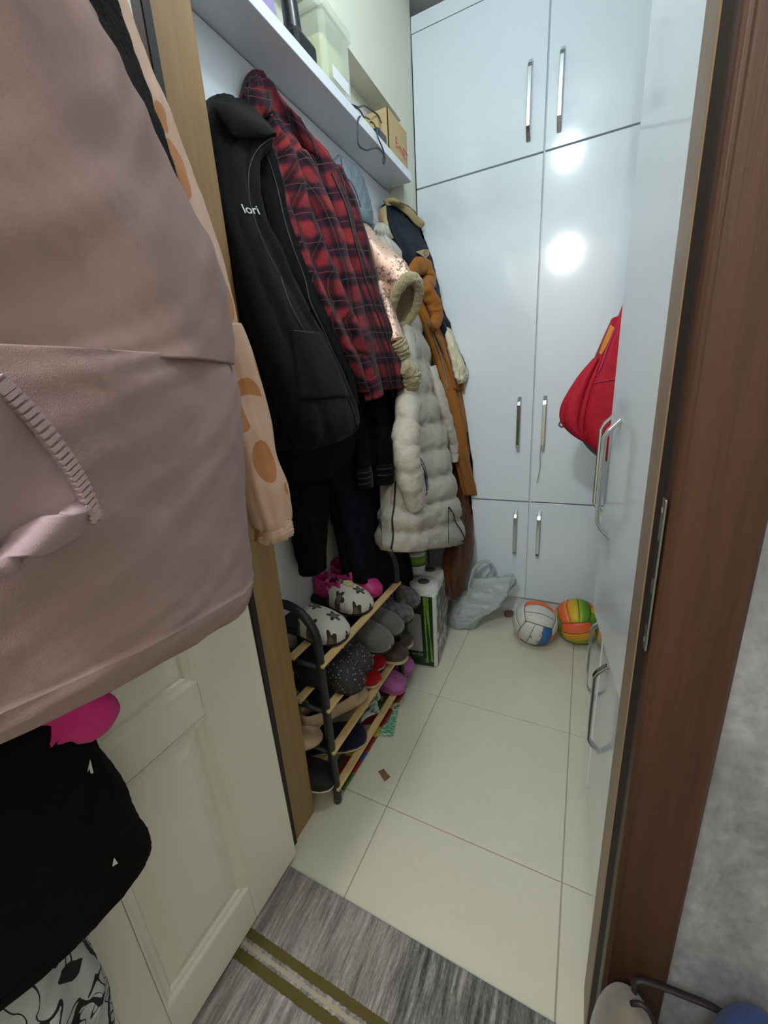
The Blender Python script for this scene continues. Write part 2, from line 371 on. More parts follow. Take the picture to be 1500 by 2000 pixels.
# the open white panel door (face towards the opening)
SAG = .014
def sag(v): return [(x, y-SAG*z, z) for x, y, z in v]
q = MB().box(-.664, -.632, -.20, .560, .012, 2.08); q.v = sag(q.v); dr = struct(q.build('door_1', 'doorwhite')); tag(dr, 'open white panelled door')
def drbox(name, y0, y1, z0, z1, x1=-.620): q = MB().box(-.634, x1, y0, y1, z0, z1); q.v = sag(q.v); return q.build(name, 'doorwhite', dr, bevel=.003)
ST = [(.408, .560), (.135, .195), (-.20, -.08)]
for y0, y1 in ST: drbox('stile', y0, y1, .012, 2.08)
for z0, z1 in ((.012, .122), (.622, .70), (1.92, 2.08)):
    for ya, yb in ((.195, .408), (-.08, .135)): drbox('rail', ya, yb, z0, z1)
for z0, z1 in ((.122, .622), (.70, 1.92)):
    for ya, yb in ((.195, .408), (-.08, .135)):
        loops = [(0, -.6195), (.004, -.6205), (.010, -.6245), (.018, -.6262), (.022, -.6318), (.050, -.6225), (.054, -.6222)]
        V = []; f = []
        for k, (d, x) in enumerate(loops):
            V += [(x, ya+d, z0+d), (x, yb-d, z0+d), (x, yb-d, z1-d), (x, ya+d, z1-d)]
            if k: f += [(4*k-4+i, 4*k-4+(i+1) % 4, 4*k+(i+1) % 4, 4*k+i) for i in range(4)]
        n = 4*(len(loops)-1); f.append((n, n+1, n+2, n+3))
        k = len(V); V += [(-.633, ya, z0), (-.633, yb, z0), (-.633, yb, z1), (-.633, ya, z1)]
        f += [(k+3, k+2, k+1, k)]+[(i, k+i, k+(i+1) % 4, (i+1) % 4) for i in range(4)]
        obj('panel', sag(V), f, 'doorwhite', dr, smooth=False)

# ================================================================ CLOSET FURNITURE
def handle(parent, P, L, axis, out=.030, w=.016, th=.008):
    """bow handle: P top mount, runs down L; axis = outward unit vector (x,y)"""
    ax = np.array([axis[0], axis[1], 0.0]); side = np.array([-axis[1], axis[0], 0.0]); P = np.array(P, float)
    prof = [(0, 0), (.012, 1.0), (.035, 1.0), (L-.035, 1.0), (L-.012, 1.0), (L, 0)]
    pts = [P, P+ax*out*.75+(0, 0, -.022), P+ax*out+(0, 0, -.036), P+ax*out+(0, 0, -L+.036), P+ax*out*.75+(0, 0, -L+.022), P+(0, 0, -L)]
    V = []; f = []
    pts = [np.array(p) for p in pts]
    for i, p in enumerate(pts):
        t = pts[min(i+1, 5)]-pts[max(i-1, 0)]; t /= np.linalg.norm(t); n = np.cross(t, side)
        for a, b in ((-1, -1), (1, -1), (1, 1), (-1, 1)): V.append(p+side*a*w/2+n*b*th/2)
        if i: f += [(4*i-4+j, 4*i-4+(j+1) % 4, 4*i+(j+1) % 4, 4*i+j) for j in range(4)]
    f += [(3, 2, 1, 0), (20, 21, 22, 23)]
    return obj('handle', V, f, 'chrome', parent, smooth=False, bevel=.002)
YB = 2.016
wd = thing('wardrobe', 'tall glossy white built-in wardrobe with six doors across the back', 'wardrobe', (-.2, 2.3, 0))
MB().box(-.752, .60, YB+.022, 2.60, .085, 2.655).build('body', 'melamine', wd)
MB().box(-.754, .602, YB+.002, YB+.024, 2.602, 2.655).build('top_filler', 'gloss', wd)
MB().box(-.752, .60, YB+.035, YB+.05, .0, .086).build('kickboard', 'melamine', wd)
MB().box(-.752, .60, YB+.015, YB+.036, .0, .012).build('kick_strip', 'melamine', wd)
HW = dict()
for x0, x1, hx in ((-.752, -.2185, -.276), (-.2125, .330, -.165)):
    for z0, z1, hz, dy in ((2.064, 2.598, 2.362, 0), (.636, 2.058, 1.136, .0), (.098, .629, .588, .006)):
        d = MB().box(x0, x1, YB+dy, YB+.02+dy, z0, z1).build('door', 'gloss', wd, bevel=.0015)
        handle(d, (hx, YB+dy, hz), .252, (0, -1))
d = MB().box(.335, .60, YB, YB+.02, .098, 2.598).build('door', 'gloss', wd, bevel=.0015)

sc = thing('side_cabinet', 'glossy white cabinet along the right side with slightly open doors', 'cabinet', (.3, .9, 0))
MB().box(.112, .60, .66, 1.42, .03, 2.62).build('body', 'melamine', sc)
MB().box(.125, .60, .67, 1.41, .0, .03).build('plinth', 'dark', sc)
def swing(p, q, z0, z1, hs, hz, th=.018, hdl=.252):
    p = np.array(p); q = np.array(q); t = (q-p)/np.linalg.norm(q-p); n = np.array([-t[1], t[0]])
    if n[0] > 0: n = -n
    poly = [tuple(p), tuple(q), tuple(q-n*th), tuple(p-n*th)]
    d = MB().prism(poly, z0, z1).build('door', 'gloss', sc, bevel=.0012)
    h = p+(q-p)*hs; handle(d, (h[0], h[1], hz), hdl, tuple(n), .027)
    return d
swing((.099, .672), (.0545, 1.045), .634, 2.58, .72, 1.118)         # near upper door, ajar
swing((.0600, 1.052), (.100, 1.415), .634, 2.58, .12, 1.118)        # far upper door, ajar
swing((.098, .672), (.086, 1.045), .036, .628, .60, .575)
swing((.084, 1.052), (.098, 1.415), .036, .628, .10, .575)

sh = tag(MB().box(-.826, -.706, .700, 1.838, 2.016, 2.046).build('wall_shelf', 'melamine', bevel=.0015), 'long white board shelf above the hanging coats', 'shelf')

# ================================================================ CLOTH MATERIALS
M['blackfleece'] = cloth('black_fleece', (9, 9, 9), (14, 14, 15), sheen=.03, weave=500)
M['blackcloth'] = cloth('black_cloth', (8, 7, 8), (12, 11, 13), sheen=.0)
M['navycloth'] = cloth('navy_cloth', (11, 11, 19), (17, 17, 28), sheen=.0)
M['blackknit'] = cloth('black_knit', (14, 14, 15), (21, 21, 23))
M['denim'] = cloth('denim_blue', (38, 56, 86), (72, 94, 128), weave=600, cb=.2)
M['greynylon'] = cloth('grey_nylon', (96, 108, 116), (124, 136, 144), rough=.55, sheen=0, crumple=22)
M['puffer'] = cloth('offwhite_nylon', (178, 171, 157), (198, 192, 179), rough=.34, sheen=0, crumple=55, cb=.3)
M['caramel'] = cloth('caramel_knit', (140, 86, 30), (164, 104, 42), weave=700, sheen=.12)
M['brownleather'] = cloth('dark_brown_cloth', (70, 36, 14), (94, 52, 20), rough=.6)
M['navynylon'] = cloth('navy_nylon', (22, 25, 36), (34, 38, 52), rough=.6, sheen=0)
M['beigetwill'] = cloth('beige_corduroy', (166, 146, 104), (186, 166, 124))
M['creamknit'] = cloth('cream_knit', (214, 204, 172), (228, 220, 192))
M['fur'] = cloth('beige_faux_fur', (140, 124, 88), (196, 182, 142), sheen=.5, weave=300, crumple=170, cb=.8)
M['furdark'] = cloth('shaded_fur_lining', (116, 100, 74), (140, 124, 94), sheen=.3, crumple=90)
M['pinksuede'] = cloth('pink_suede', (146, 120, 119), (168, 143, 141), sheen=.12, weave=420, crumple=5, cb=.1, bump=.12)
M['pinksatin'] = cloth('pink_satin', (148, 121, 121), (176, 150, 149), rough=.5, sheen=.05, crumple=7, cb=.3)
M['pinkflap'] = cloth('pale_pink_nylon', (172, 146, 155), (190, 166, 175), rough=.55, sheen=.1, crumple=6, cb=.2)
M['darkfleece'] = cloth('dark_brown_fleece', (17, 13, 12), (26, 21, 19), sheen=.03, crumple=140, cb=.5)
M['hotpink'] = cloth('hot_pink_cloth', (206, 44, 124), (224, 66, 144))
M['piping'] = plain('black_zip_tape', (16, 16, 17), .55)
M['brasszip'] = plain('copper_zip_pull', (120, 74, 52), .35, .8)
M['whiteprint'] = plain('white_print', (228, 230, 232), .7, var=.02)
M['greystripe'] = plain('grey_rib_stripe', (66, 68, 70), .85)
def plaid():
    t = NT('red_black_plaid'); u = t.xyz(t.uv()); wob = t.noise(t.gen(), 130, 4); big = t.noise(t.gen(), 14, 3)
    def wave(c, period, ph, sharp):      # soft edged band 0..1
        x = t.math('ADD', c, t.math('MULTIPLY', t.math('SUBTRACT', wob, .5), .012)); w = t.math('COSINE', t.math('MULTIPLY', t.math('ADD', x, ph), 6.2832/period))
        n = t.math('ADD', t.math('MULTIPLY', w, sharp), .5); n.node.use_clamp = True; return n
    def line(c, period, ph, wd):
        fr = t.math('FRACT', t.math('ADD', t.math('DIVIDE', t.math('ADD', c, t.math('MULTIPLY', wob, .004)), period), ph)); return t.math('COMPARE', fr, .5, wd)
    a = wave(u[0], .070, 0, 1.0); b = wave(u[1], .072, .01, 1.0)
    red = lin((164, 52, 52)); mid = lin((66, 26, 44)); drk = lin((15, 13, 22)); lc = lin((196, 124, 106))
    c = t.mix(t.math('MULTIPLY', a, .8), drk, mid); c = t.mix(t.math('MULTIPLY', b, .55), c, lin((96, 32, 40))); ab = t.math('MULTIPLY', a, b)
    k = t.math('MULTIPLY', ab, t.math('MULTIPLY', t.math('SUBTRACT', big, .22), 2.1)); k.node.use_clamp = True
    c = t.mix(k, c, red)
    l = t.math('MAXIMUM', line(u[0], .070, .0, .014), line(u[1], .072, .14, .014))
    c = t.mix(t.math('MULTIPLY', l, t.math('MULTIPLY', wob, .5)), c, lc)
    t.base(t.mix(t.math('MULTIPLY', wob, .45), c, drk)); t.bump(t.noise(t.gen(), 700, 2), .3, .003); t.set(.9, 0, .1, .1); return t.m
M['plaid'] = plaid()
def rosegold():
    t = NT('rose_gold_foil'); p = t.gen(); n = t.noise(p, 90, 6, .75); n2 = t.noise(p, 9, 3)
    k = t.math('GREATER_THAN', t.math('ADD', n, t.math('MULTIPLY', n2, .35)), .72)
    t.base(t.mix(k, lin((212, 178, 158)), lin((112, 90, 80)))); t.b.inputs['Metallic'].default_value = .45; t.set(.38, .45); t.bump(n, .35, .004); return t.m
M['rosegold'] = rosegold()
def peach():
    t = NT('peach_spotted_nylon'); p = t.map(t.pos(), (1, 1, .7)); v = t.vor(p, 15); c2 = t.vor(p, 15)
    n = t.noise(p, 10, 3); d = t.math('ADD', v.outputs['Distance'], t.math('MULTIPLY', t.math('SUBTRACT', n, .5), .25))
    pick = t.math('GREATER_THAN', t.xyz(v.outputs['Color'])[0], .35)
    spot = t.math('MULTIPLY', t.math('LESS_THAN', d, .42), pick)
    base = t.mix(t.noise(p, 5, 2), lin((204, 164, 140)), lin((218, 184, 164)))
    t.base(t.mix(spot, base, lin((186, 124, 76)))); t.bump(t.noise(p, 24, 4), .4, .01); t.set(.5, 0, .3, .05); return t.m
M['peach'] = peach()
def swirl():
    t = NT('white_cloth_black_swirls'); p = t.pos(); n = t.noise(p, 6.5, 1.5, .4, 1.6)
    w = t.math('FRACT', t.math('MULTIPLY', n, 7)); k = t.math('LESS_THAN', w, t.math('MULTIPLY', t.noise(p, 9, 2), .42))
    n2 = t.noise(t.map(p, (1, 1, .7), (3, 1, 2)), 11, 1, .4, 2.2); k2 = t.math('LESS_THAN', t.math('FRACT', t.math('MULTIPLY', n2, 6)), .13); k = t.math('MAXIMUM', k, k2)
    t.base(t.mix(k, lin((176, 178, 180)), lin((24, 20, 26)))); t.bump(t.noise(p, 20, 3), .3, .01); t.set(.85); return t.m
M['swirl'] = swirl()

# ================================================================ COATS ON THE LEFT WALL
HG = 'clothes hung along the left wall'
def hang(name, label, cat, loc): return thing(name, label, cat, loc, HG)

# -- black zip fleece with white letters
t = hang('fleece_jacket', 'black zip-up fleece jacket with small white lettering nearest the oak jamb', 'jacket', (-.70, .86, 1.08))
g = garment('body', [(398, 206, 478, 203, -.775, .035), (388, 225, 512, 238, -.755, .05), (386, 262, 530, 268, -.735, .065), (392, 310, 503, 318, -.72, .075), (402, 400, 514, 420, -.70, .085), (418, 500, 556, 512, -.675, .095), (436, 600, 598, 602, -.655, .105), (458, 700, 648, 690, -.635, .115), (490, 790, 690, 785, -.615, .12), (520, 845, 700, 822, -.60, .12), (545, 878, 694, 846, -.60, .115)], 'blackfleece', t, amp=.020, seed=3, k=(3, 5, 8), pleat=.014, pk=7)
strip(g, [(420, 203, 492, 210), (432, 236, 520, 243), (452, 266, 540, 264)], 'blackfleece', 'collar', t, .010, .012, .008)
line_on(g, [(532, 268), (503, 292), (487, 330), (487, 385), (498, 430), (522, 490), (548, 540)], .0011, 'greystripe', 'zip_edge', t, .003)
line_on(g, [(548, 540), (565, 590), (590, 640), (625, 690), (660, 745), (688, 795), (698, 835)], .0022, 'piping', 'zip_tape', t, .003)
strip(g, [(568, 646, 622, 648), (575, 700, 650, 696), (585, 780, 682, 774)], 'blackfleece', 'pocket', t, .004, .006, .004)
line_on(g, [(574, 646), (600, 649), (622, 653)], .0016, 'greystripe', 'pocket_seam', t, .010)
# white letters laid on the cloth
tv, tf = text_polys('lori'); A = np.array(tv); mn = A.min(0); sz = A.max(0)-mn; mx = 30/sz[0]
pts = [(474.5+(x-mn[0])*mx+ (1-(y-mn[1])/sz[1])*8-4, 416.5+(x-mn[0])*mx*.10-(y-mn[1])/sz[1]*18) for x, y, z in tv]
P3 = on(g, pts, .0035); obj('lettering', P3, tf, 'whiteprint', t, smooth=False, solid=.001, label='small white letters lori')

# -- plaid flannel shirt
t = hang('plaid_shirt', 'red and black plaid flannel shirt hung beside the black fleece', 'shirt', (-.68, 1.05, 1.2))
g = garment('body', [(484, 146, 512, 140, -.795, .018), (476, 170, 528, 165, -.79, .025), (474, 200, 555, 210, -.785, .03), (484, 250, 606, 270, -.775, .04), (500, 310, 652, 328, -.76, .05), (512, 400, 682, 420, -.735, .06), (535, 500, 708, 508, -.71, .07), (570, 600, 740, 604, -.685, .08), (615, 690, 772, 690, -.665, .085), (664, 770, 780, 758, -.65, .085)], 'plaid', t, amp=.030, seed=8, k=(5, 9, 14), env=(.3, 1), nz=.008, pleat=.034, pk=13)
strip(g, [(478, 172, 528, 178), (482, 205, 530, 215), (492, 238, 512, 228)], 'plaid', 'collar', t, .012, .010, .006)
strip(g, [(560, 205, 585, 230), (570, 245, 616, 285), (590, 285, 620, 306)], 'plaid', 'collar', t, .014, .012, .006)
line_on(g, [(492, 215), (510, 320), (545, 430), (590, 550), (634, 665), (676, 765)], .003, 'plaid', 'placket_edge', t, .006)
s = ptube('sleeve', [(588, 305, -.71, .030), (622, 400, -.675, .044), (655, 500, -.645, .047), (685, 600, -.622, .044), (708, 680, -.606, .041), (722, 742, -.598, .037)], 'plaid', t, n=26, ns=50, seed=4, amp=.07, flat=.7)
ptube('cuff', [(721, 735, -.598, .040), (727, 757, -.596, .041), (731, 775, -.595, .040)], 'plaid', s, n=26, ns=10, amp=.01, flat=.7)
ptube('sleeve', [(655, 330, -.74, .030), (690, 430, -.705, .038), (718, 540, -.675, .036), (745, 640, -.65, .032), (764, 720, -.635, .026), (768, 752, -.632, .024)], 'plaid', t, n=22, ns=40, seed=9, amp=.06, flat=.7)
line_on(g, [(648, 338), (676, 400), (694, 470), (714, 545), (738, 615), (762, 680), (774, 740)], .003, 'piping', 'inner_seam', t, .003)
# letters end here; the folded inner black edge of a second jacket shows between fleece and shirt
t = hang('zip_hoodie', 'thin black zip hoodie showing as a dark edge between fleece and plaid shirt', 'hoodie', (-.68, .98, 1.15))
g = garment('body', [(500, 285, 528, 283, -.74, .03), (498, 330, 548, 340, -.725, .04), (505, 400, 565, 420, -.705, .05), (525, 490, 590, 500, -.68, .055), (550, 570, 616, 570, -.66, .06), (590, 650, 650, 640, -.64, .06), (640, 740, 690, 730, -.622, .06), (670, 800, 700, 790, -.615, .05)], 'blackcloth', t, amp=.010, seed=12)
line_on(g, [(520, 300), (540, 360), (556, 430), (575, 490), (596, 545), (606, 590), (630, 640), (660, 710), (690, 785)], .0014, 'greystripe', 'zip_edge', t, .003)

# -- denim jacket sleeve poking out behind the fleece
t = hang('denim_jacket', 'blue denim jacket sleeve with turned cuff poking out beside the oak jamb', 'jacket', (-.66, .74, 1.2))
ptube('sleeve', [(440, 560, -.70, .035), (464, 620, -.69, .04), (480, 690, -.672, .04), (500, 738, -.655, .038)], 'denim', t, ns=30, amp=.05)
c = ptube('cuff', [(496, 724, -.655, .041), (514, 752, -.645, .042), (530, 774, -.637, .040)], 'denim', t, ns=10, amp=.02, flat=.75)
line_on(c, [(500, 786), (520, 768), (540, 738)], .0012, 'beigetwill', 'stitching', c, .003)

# -- grey nylon jacket, only its hood and shoulder show
t = hang('grey_jacket', 'slate grey nylon jacket hood hung behind the plaid shirt', 'jacket', (-.74, 1.3, 1.6))
g = garment('hood', [(654, 309, 668, 305, -.79, .02), (652, 325, 692, 325, -.785, .03), (656, 350, 710, 355, -.775, .04), (664, 385, 722, 395, -.765, .045), (678, 420, 728, 430, -.75, .045), (694, 450, 726, 456, -.74, .04), (700, 480, 722, 478, -.735, .03)], 'greynylon', t, amp=.010, seed=5, wr=.003, pleat=.012, pk=8)
line_on(g, [(666, 310), (672, 340), (688, 360), (702, 395), (706, 425)], .0015, 'piping', 'seam', t, .001)
strip(g, [(700, 405, 724, 410), (706, 432, 726, 438)], 'greynylon', 'shoulder_fold', t, .006, .006, .004)

# -- rose gold shearling jacket with three fur cuffs
t = hang('shearling_jacket', "child's shiny rose gold jacket with beige fur trimmed sleeves", 'jacket', (-.64, 1.3, 1.3))
g = garment('body', [(690, 440, 722, 440, -.76, .03), (694, 480, 740, 480, -.745, .04), (706, 540, 762, 545, -.72, .05), (724, 610, 778, 612, -.70, .05), (748, 670, 800, 668, -.685, .045), (770, 730, 815, 725, -.675, .04)], 'rosegold', t, amp=.010, seed=6)
def fur_tube(pts, r, n=110):
    return tube(pts, [r*(1+.28*math.sin(q)) for q in np.linspace(0, 2*math.pi, len(pts))], 18, cap=False, wav=lambda a_, b_: .22*MN.noise(Vector((a_*60, math.cos(b_)*4, math.sin(b_)*4)))+.12*MN.noise(Vector((a_*140, math.cos(b_)*9, math.sin(b_)*9))))
cen = cr([tuple(onx(*p)) for p in ((704, 446, -.735), (728, 484, -.69), (752, 520, -.645), (775, 556, -.610), (792, 592, -.585))], 30)
C = cen[-1]; tan0 = cen[1]-cen[0]; tan0 /= np.linalg.norm(tan0); toc = CAM-C; toc /= np.linalg.norm(toc); T = cen[-1]-cen[-4]; T /= np.linalg.norm(T)
nrm = T*.55+toc*.8+np.array([.25, .1, 0]); nrm /= np.linalg.norm(nrm); w = np.array([-.12, .05, 1.0]); w -= nrm*(w@nrm); w /= np.linalg.norm(w); u = np.cross(w, nrm)
w0 = np.array([-.3, .6, .7]); V = []; nn = 40
for i, c_ in enumerate(cen):
    k = (i/29)**1.6; n_ = tan0*(1-k)+nrm*k; n_ /= np.linalg.norm(n_); wi = w0*(1-k)+w*k; wi -= n_*(wi@n_); wi /= np.linalg.norm(wi); ui = np.cross(wi, n_); ra = .022+.026*(i/29)**.8; rb = .028+.050*(i/29)
    for q in range(nn):
        an = 2*math.pi*q/nn; m_ = 1+.05*math.sin(5*an+i*.3)+.03*math.sin(i*.9+2*an); V.append(c_+ui*math.cos(an)*ra*m_+wi*math.sin(an)*rb*m_)
a = obj('sleeve', V, grid_faces(30, nn, True), 'rosegold', t)
v, f, uu = fur_tube([C+u*math.cos(q)*.049+w*math.sin(q)*.080 for q in np.linspace(0, 2*math.pi, 110)], .0155); obj('fur_cuff', v, f, 'fur', a)
V = []; nn = 28
for k, dd in ((1.04, -.004), (.90, .006), (.72, .012), (.4, .016), (.03, .018)):
    for q in range(nn): an = 2*math.pi*q/nn; V.append(C+u*math.cos(an)*.046*k+w*math.sin(an)*.076*k-nrm*dd)
obj('fur_lining', V, grid_faces(5, nn, True), 'furdark', a)
for pts in ([(744, 560, -.66, .028), (760, 620, -.61, .032), (776, 668, -.575, .030)],):
    b = ptube('sleeve', pts, 'rosegold', t, ns=30, amp=.03)
    ptube('fur_cuff', [(775, 664, -.575, .030), (783, 682, -.57, .034), (789, 699, -.566, .029)], 'fur', b, n=30, ns=34, amp=.05, fuzz=.16)
    ptube('fur_cuff', [(786, 716, -.56, .024), (800, 728, -.553, .036), (804, 744, -.55, .035), (806, 760, -.55, .022)], 'fur', b, n=36, ns=44, amp=.04, flat=.9, fuzz=.16)

# -- long off-white quilted coat
t = hang('puffer_coat', 'long off-white quilted puffer coat with black zips', 'coat', (-.56, 1.5, .55))
g = garment('body', [(724, 440, 748, 436, -.775, .03), (730, 470, 778, 495, -.755, .05), (748, 540, 800, 585, -.72, .06), (770, 630, 828, 664, -.685, .075), (784, 720, 848, 740, -.655, .085), (780, 810, 864, 812, -.63, .09), (772, 880, 874, 878, -.61, .095), (760, 950, 886, 942, -.595, .10), (749, 1010, 897, 1000, -.585, .10), (745, 1072, 908, 1056, -.58, .10)], 'puffer', t, nr=110, nc=96, amp=.012, seed=7, quilt=12, qamp=.024, k=(3, 5, 9), env=(.3, 1), maxy=2.0, nz=.009, nsc=(26, 20, 16))
ptube('sleeve', [(790, 640, -.62, .040), (800, 740, -.585, .052), (796, 820, -.560, .056), (794, 880, -.545, .058), (802, 940, -.535, .056), (812, 992, -.53, .040)], 'puffer', t, n=30, ns=80, seed=3, amp=.05, quilt=7, flat=.75)
ptube('sleeve', [(844, 715, -.60, .018), (860, 775, -.572, .030), (874, 825, -.555, .033), (885, 868, -.545, .031), (888, 902, -.54, .022)], 'puffer', t, n=26, ns=70, seed=5, amp=.05, quilt=7, flat=.75)
z = line_on(g, [(772, 940), (770, 985), (766, 1015), (768, 1045), (764, 1072)], .0030, 'piping', 'zip', t, .006)
line_on(g, [(877, 990), (886, 1005), (890, 1020), (900, 1035), (908, 1052)], .0028, 'piping', 'zip', t, .006)
line_on(g, [(876, 990), (876, 1025), (876, 1062)], .0012, 'piping', 'seam', t, .004)
line_on(g, [(818, 885), (822, 905), (830, 925), (834, 958)], .0030, 'piping', 'zip', t, .010)
line_on(g, [(822, 895), (832, 918), (837, 955)], .0014, 'piping', 'drawcord', t, .012)
def ring_pull(px, py, X, parent, r=.007):
    C = onx(px, py, X); v, f, u = tube([C+np.array([0, math.cos(q)*r, math.sin(q)*r]) for q in np.linspace(0, 2*math.pi, 20)], .0018, 6, cap=False)
    obj('zip_pull', v, f, 'brasszip', parent)
d, r = hit(g, 764, 1070); ring_pull(766, 1079, (CAM+r*(d-.008))[0] if d else -.6, t)
d, r = hit(g, 834, 958); ring_pull(834, 965, (CAM+r*(d-.010))[0] if d else -.5, t)
strip(g, [(742, 940, 760, 940), (744, 1000, 762, 1000), (747, 1074, 764, 1072)], 'puffer', 'front_facing', t, .003, .002, .004)

# -- navy jacket with beige collar
t = hang('navy_jacket', 'navy jacket with beige corduroy collar and beige emblem tag by the wardrobe', 'jacket', (-.66, 1.75, 1.45))
g = garment('body', [(746, 402, 766, 396, -.80, .02), (750, 425, 808, 424, -.785, .03), (758, 455, 845, 468, -.765, .04), (775, 500, 866, 510, -.735, .05), (800, 560, 868, 566, -.70, .05), (826, 606, 870, 606, -.665, .05), (846, 640, 886, 636, -.63, .04), (862, 668, 884, 658, -.61, .03)], 'navynylon', t, amp=.010, seed=9, maxy=2.0, pleat=.012, pk=8)
strip(g, [(742, 410, 754, 402), (740, 430, 756, 428), (748, 452, 760, 448), (758, 470, 768, 466)], 'beigetwill', 'collar', t, .008, .008, .008)
strip(g, [(748, 392, 758, 402), (768, 387, 772, 402), (796, 402, 792, 418), (822, 428, 808, 436), (829, 436, 824, 446)], 'beigetwill', 'collar', t, .010, .010, .008)
tg = strip(g, [(812, 492, 828, 502), (826, 488, 832, 504), (838, 488, 838, 498)], 'beigetwill', 'emblem_tag', t, .014, .002, .002, label='beige fabric tag with a dark leaf emblem')
line_on(tg, [(830, 499), (827, 494), (831, 490), (835, 492), (834, 497), (830, 500), (830, 491)], .0012, 'piping', 'leaf_emblem', tg, .004, ns=28)

# -- caramel cardigan with a knotted sleeve
t = hang('cardigan', 'long caramel brown ribbed cardigan with a knotted sleeve', 'cardigan', (-.54, 1.72, .75))
g = garment('body', [(756, 468, 772, 466, -.79, .02), (764, 490, 800, 510, -.765, .03), (782, 540, 830, 560, -.725, .045), (808, 600, 856, 615, -.68, .055), (832, 660, 880, 680, -.64, .06), (850, 720, 902, 745, -.605, .065), (868, 800, 914, 810, -.57, .07), (884, 880, 928, 870, -.54, .07), (898, 940, 940, 930, -.525, .07), (904, 966, 944, 952, -.52, .068)], 'caramel', t, amp=.018, seed=15, maxy=2.0, k=(3, 6, 9), pleat=.016, pk=9)
ptube('sleeve', [(800, 545, -.69, .028), (812, 522, -.675, .032), (830, 525, -.66, .034), (838, 548, -.648, .032), (826, 562, -.645, .026)], 'caramel', t, ns=36, amp=.09, seed=2)
ptube('sleeve', [(828, 560, -.64, .030), (846, 590, -.62, .036), (852, 620, -.612, .034), (846, 640, -.61, .020)], 'caramel', t, ns=30, amp=.07, seed=6)
strip(g, [(842, 635, 856, 630), (858, 672, 878, 672), (876, 716, 897, 716), (888, 760, 906, 764)], 'caramel', 'ribbed_band', t, .012, .012, .008)
line_on(g, [(836, 630), (852, 670), (866, 715), (874, 760)], .004, 'greynylon', 'inner_lining', t, .003)
# -- long dark brown garment underneath
t = hang('brown_dress', 'long dark brown garment hanging below the caramel cardigan', 'dress', (-.52, 1.75, .2))
garment('body', [(880, 900, 928, 900, -.57, .05), (890, 960, 934, 955, -.55, .06), (888, 1010, 930, 1000, -.54, .06), (874, 1060, 930, 1050, -.53, .065), (868, 1100, 922, 1090, -.525, .06), (872, 1135, 910, 1125, -.52, .05), (884, 1168, 898, 1160, -.52, .03)], 'brownleather', t, amp=.016, seed=22, maxy=2.0, pleat=.02, pk=8)
# -- cream garment peeking out
t = hang('cream_jumper', 'cream knitted jumper sleeve peeking out beside the caramel cardigan', 'jumper', (-.52, 1.9, 1.1))
garment('sleeve', [(868, 640, 884, 650, -.60, .03), (874, 675, 898, 686, -.575, .04), (882, 706, 914, 714, -.555, .05), (888, 730, 921, 728, -.545, .05), (892, 742, 914, 740, -.54, .04), (896, 750, 906, 746, -.54, .025)], 'creamknit', t, amp=.012, seed=2, maxy=2.0, nz=.01, nsc=(30, 30, 26))

# -- black varsity jacket under the plaid shirt
t = hang('varsity_jacket', 'black varsity jacket with grey striped knit cuffs below the plaid shirt', 'jacket', (-.66, 1.25, .9))
g = garment('body', [(640, 700, 770, 700, -.755, .04), (660, 780, 786, 770, -.735, .05), (662, 860, 785, 850, -.72, .055), (660, 940, 775, 935, -.71, .055)], 'blackcloth', t, amp=.012, seed=18)
s = ptube('sleeve', [(726, 740, -.68, .040), (738, 800, -.662, .042), (746, 860, -.65, .042), (750, 912, -.642, .040)], 'blackcloth', t, ns=36, amp=.05, seed=3)
c = ptube('cuff', [(750, 906, -.641, .041), (751, 925, -.640, .042), (752, 944, -.640, .040)], 'blackknit', s, ns=12, amp=.01)
for y in (914, 926): line_on(c, [(724, y+1), (750, y+3), (778, y-2)], .0022, 'greystripe', 'cuff_stripe', c, .001, ns=16)
s = ptube('sleeve', [(690, 800, -.68, .032), (704, 860, -.665, .032), (710, 915, -.655, .030)], 'blackcloth', t, ns=30, amp=.05, seed=8)
c = ptube('cuff', [(710, 912, -.654, .030), (713, 930, -.652, .031), (716, 952, -.650, .028)], 'blackknit', s, ns=12, amp=.01)
for y in (920, 931, 942): line_on(c, [(700, y+4), (712, y+4), (724, y)], .0018, 'greystripe', 'cuff_stripe', c, .001, ns=12)
s = ptube('sleeve', [(752, 762, -.69, .028), (766, 800, -.68, .028), (774, 845, -.675, .026)], 'blackcloth', t, ns=24, amp=.04, seed=11)
for y in (812, 824, 836): line_on(s, [(762, y+4), (774, y+3), (784, y)], .0018, 'greystripe', 'sleeve_stripe', s, .001, ns=12)

# -- dark trousers behind everything
t = hang('navy_trousers', 'wide dark navy trousers hanging down to the shoe rack', 'trousers', (-.70, 1.2, .56))
garment('body', [(590, 780, 760, 800, -.76, .04), (610, 870, 770, 880, -.745, .05), (640, 950, 775, 960, -.73, .055), (655, 1020, 775, 1030, -.72, .06), (668, 1080, 795, 1085, -.705, .06), (682, 1130, 804, 1140, -.69, .06), (730, 1165, 802, 1160, -.685, .05)], 'navycloth', t, amp=.012, seed=25, pleat=.02, pk=9)
t = hang('black_trousers', 'black trousers with one leg hanging against the white board', 'trousers', (-.76, .95, .62))
garment('leg', [(500, 800, 660, 790, -.77, .035), (520, 870, 652, 870, -.765, .035), (548, 950, 642, 945, -.762, .035), (566, 1010, 640, 1005, -.76, .035), (578, 1070, 637, 1062, -.758, .035), (588, 1122, 634, 1108, -.756, .032)], 'blackcloth', t, amp=.008, seed=28)
garment('waist', [(500, 760, 690, 760, -.72, .05), (515, 840, 700, 830, -.715, .055), (540, 900, 690, 890, -.715, .05), (560, 940, 660, 925, -.72, .04)], 'blackcloth', t, amp=.012, seed=29)

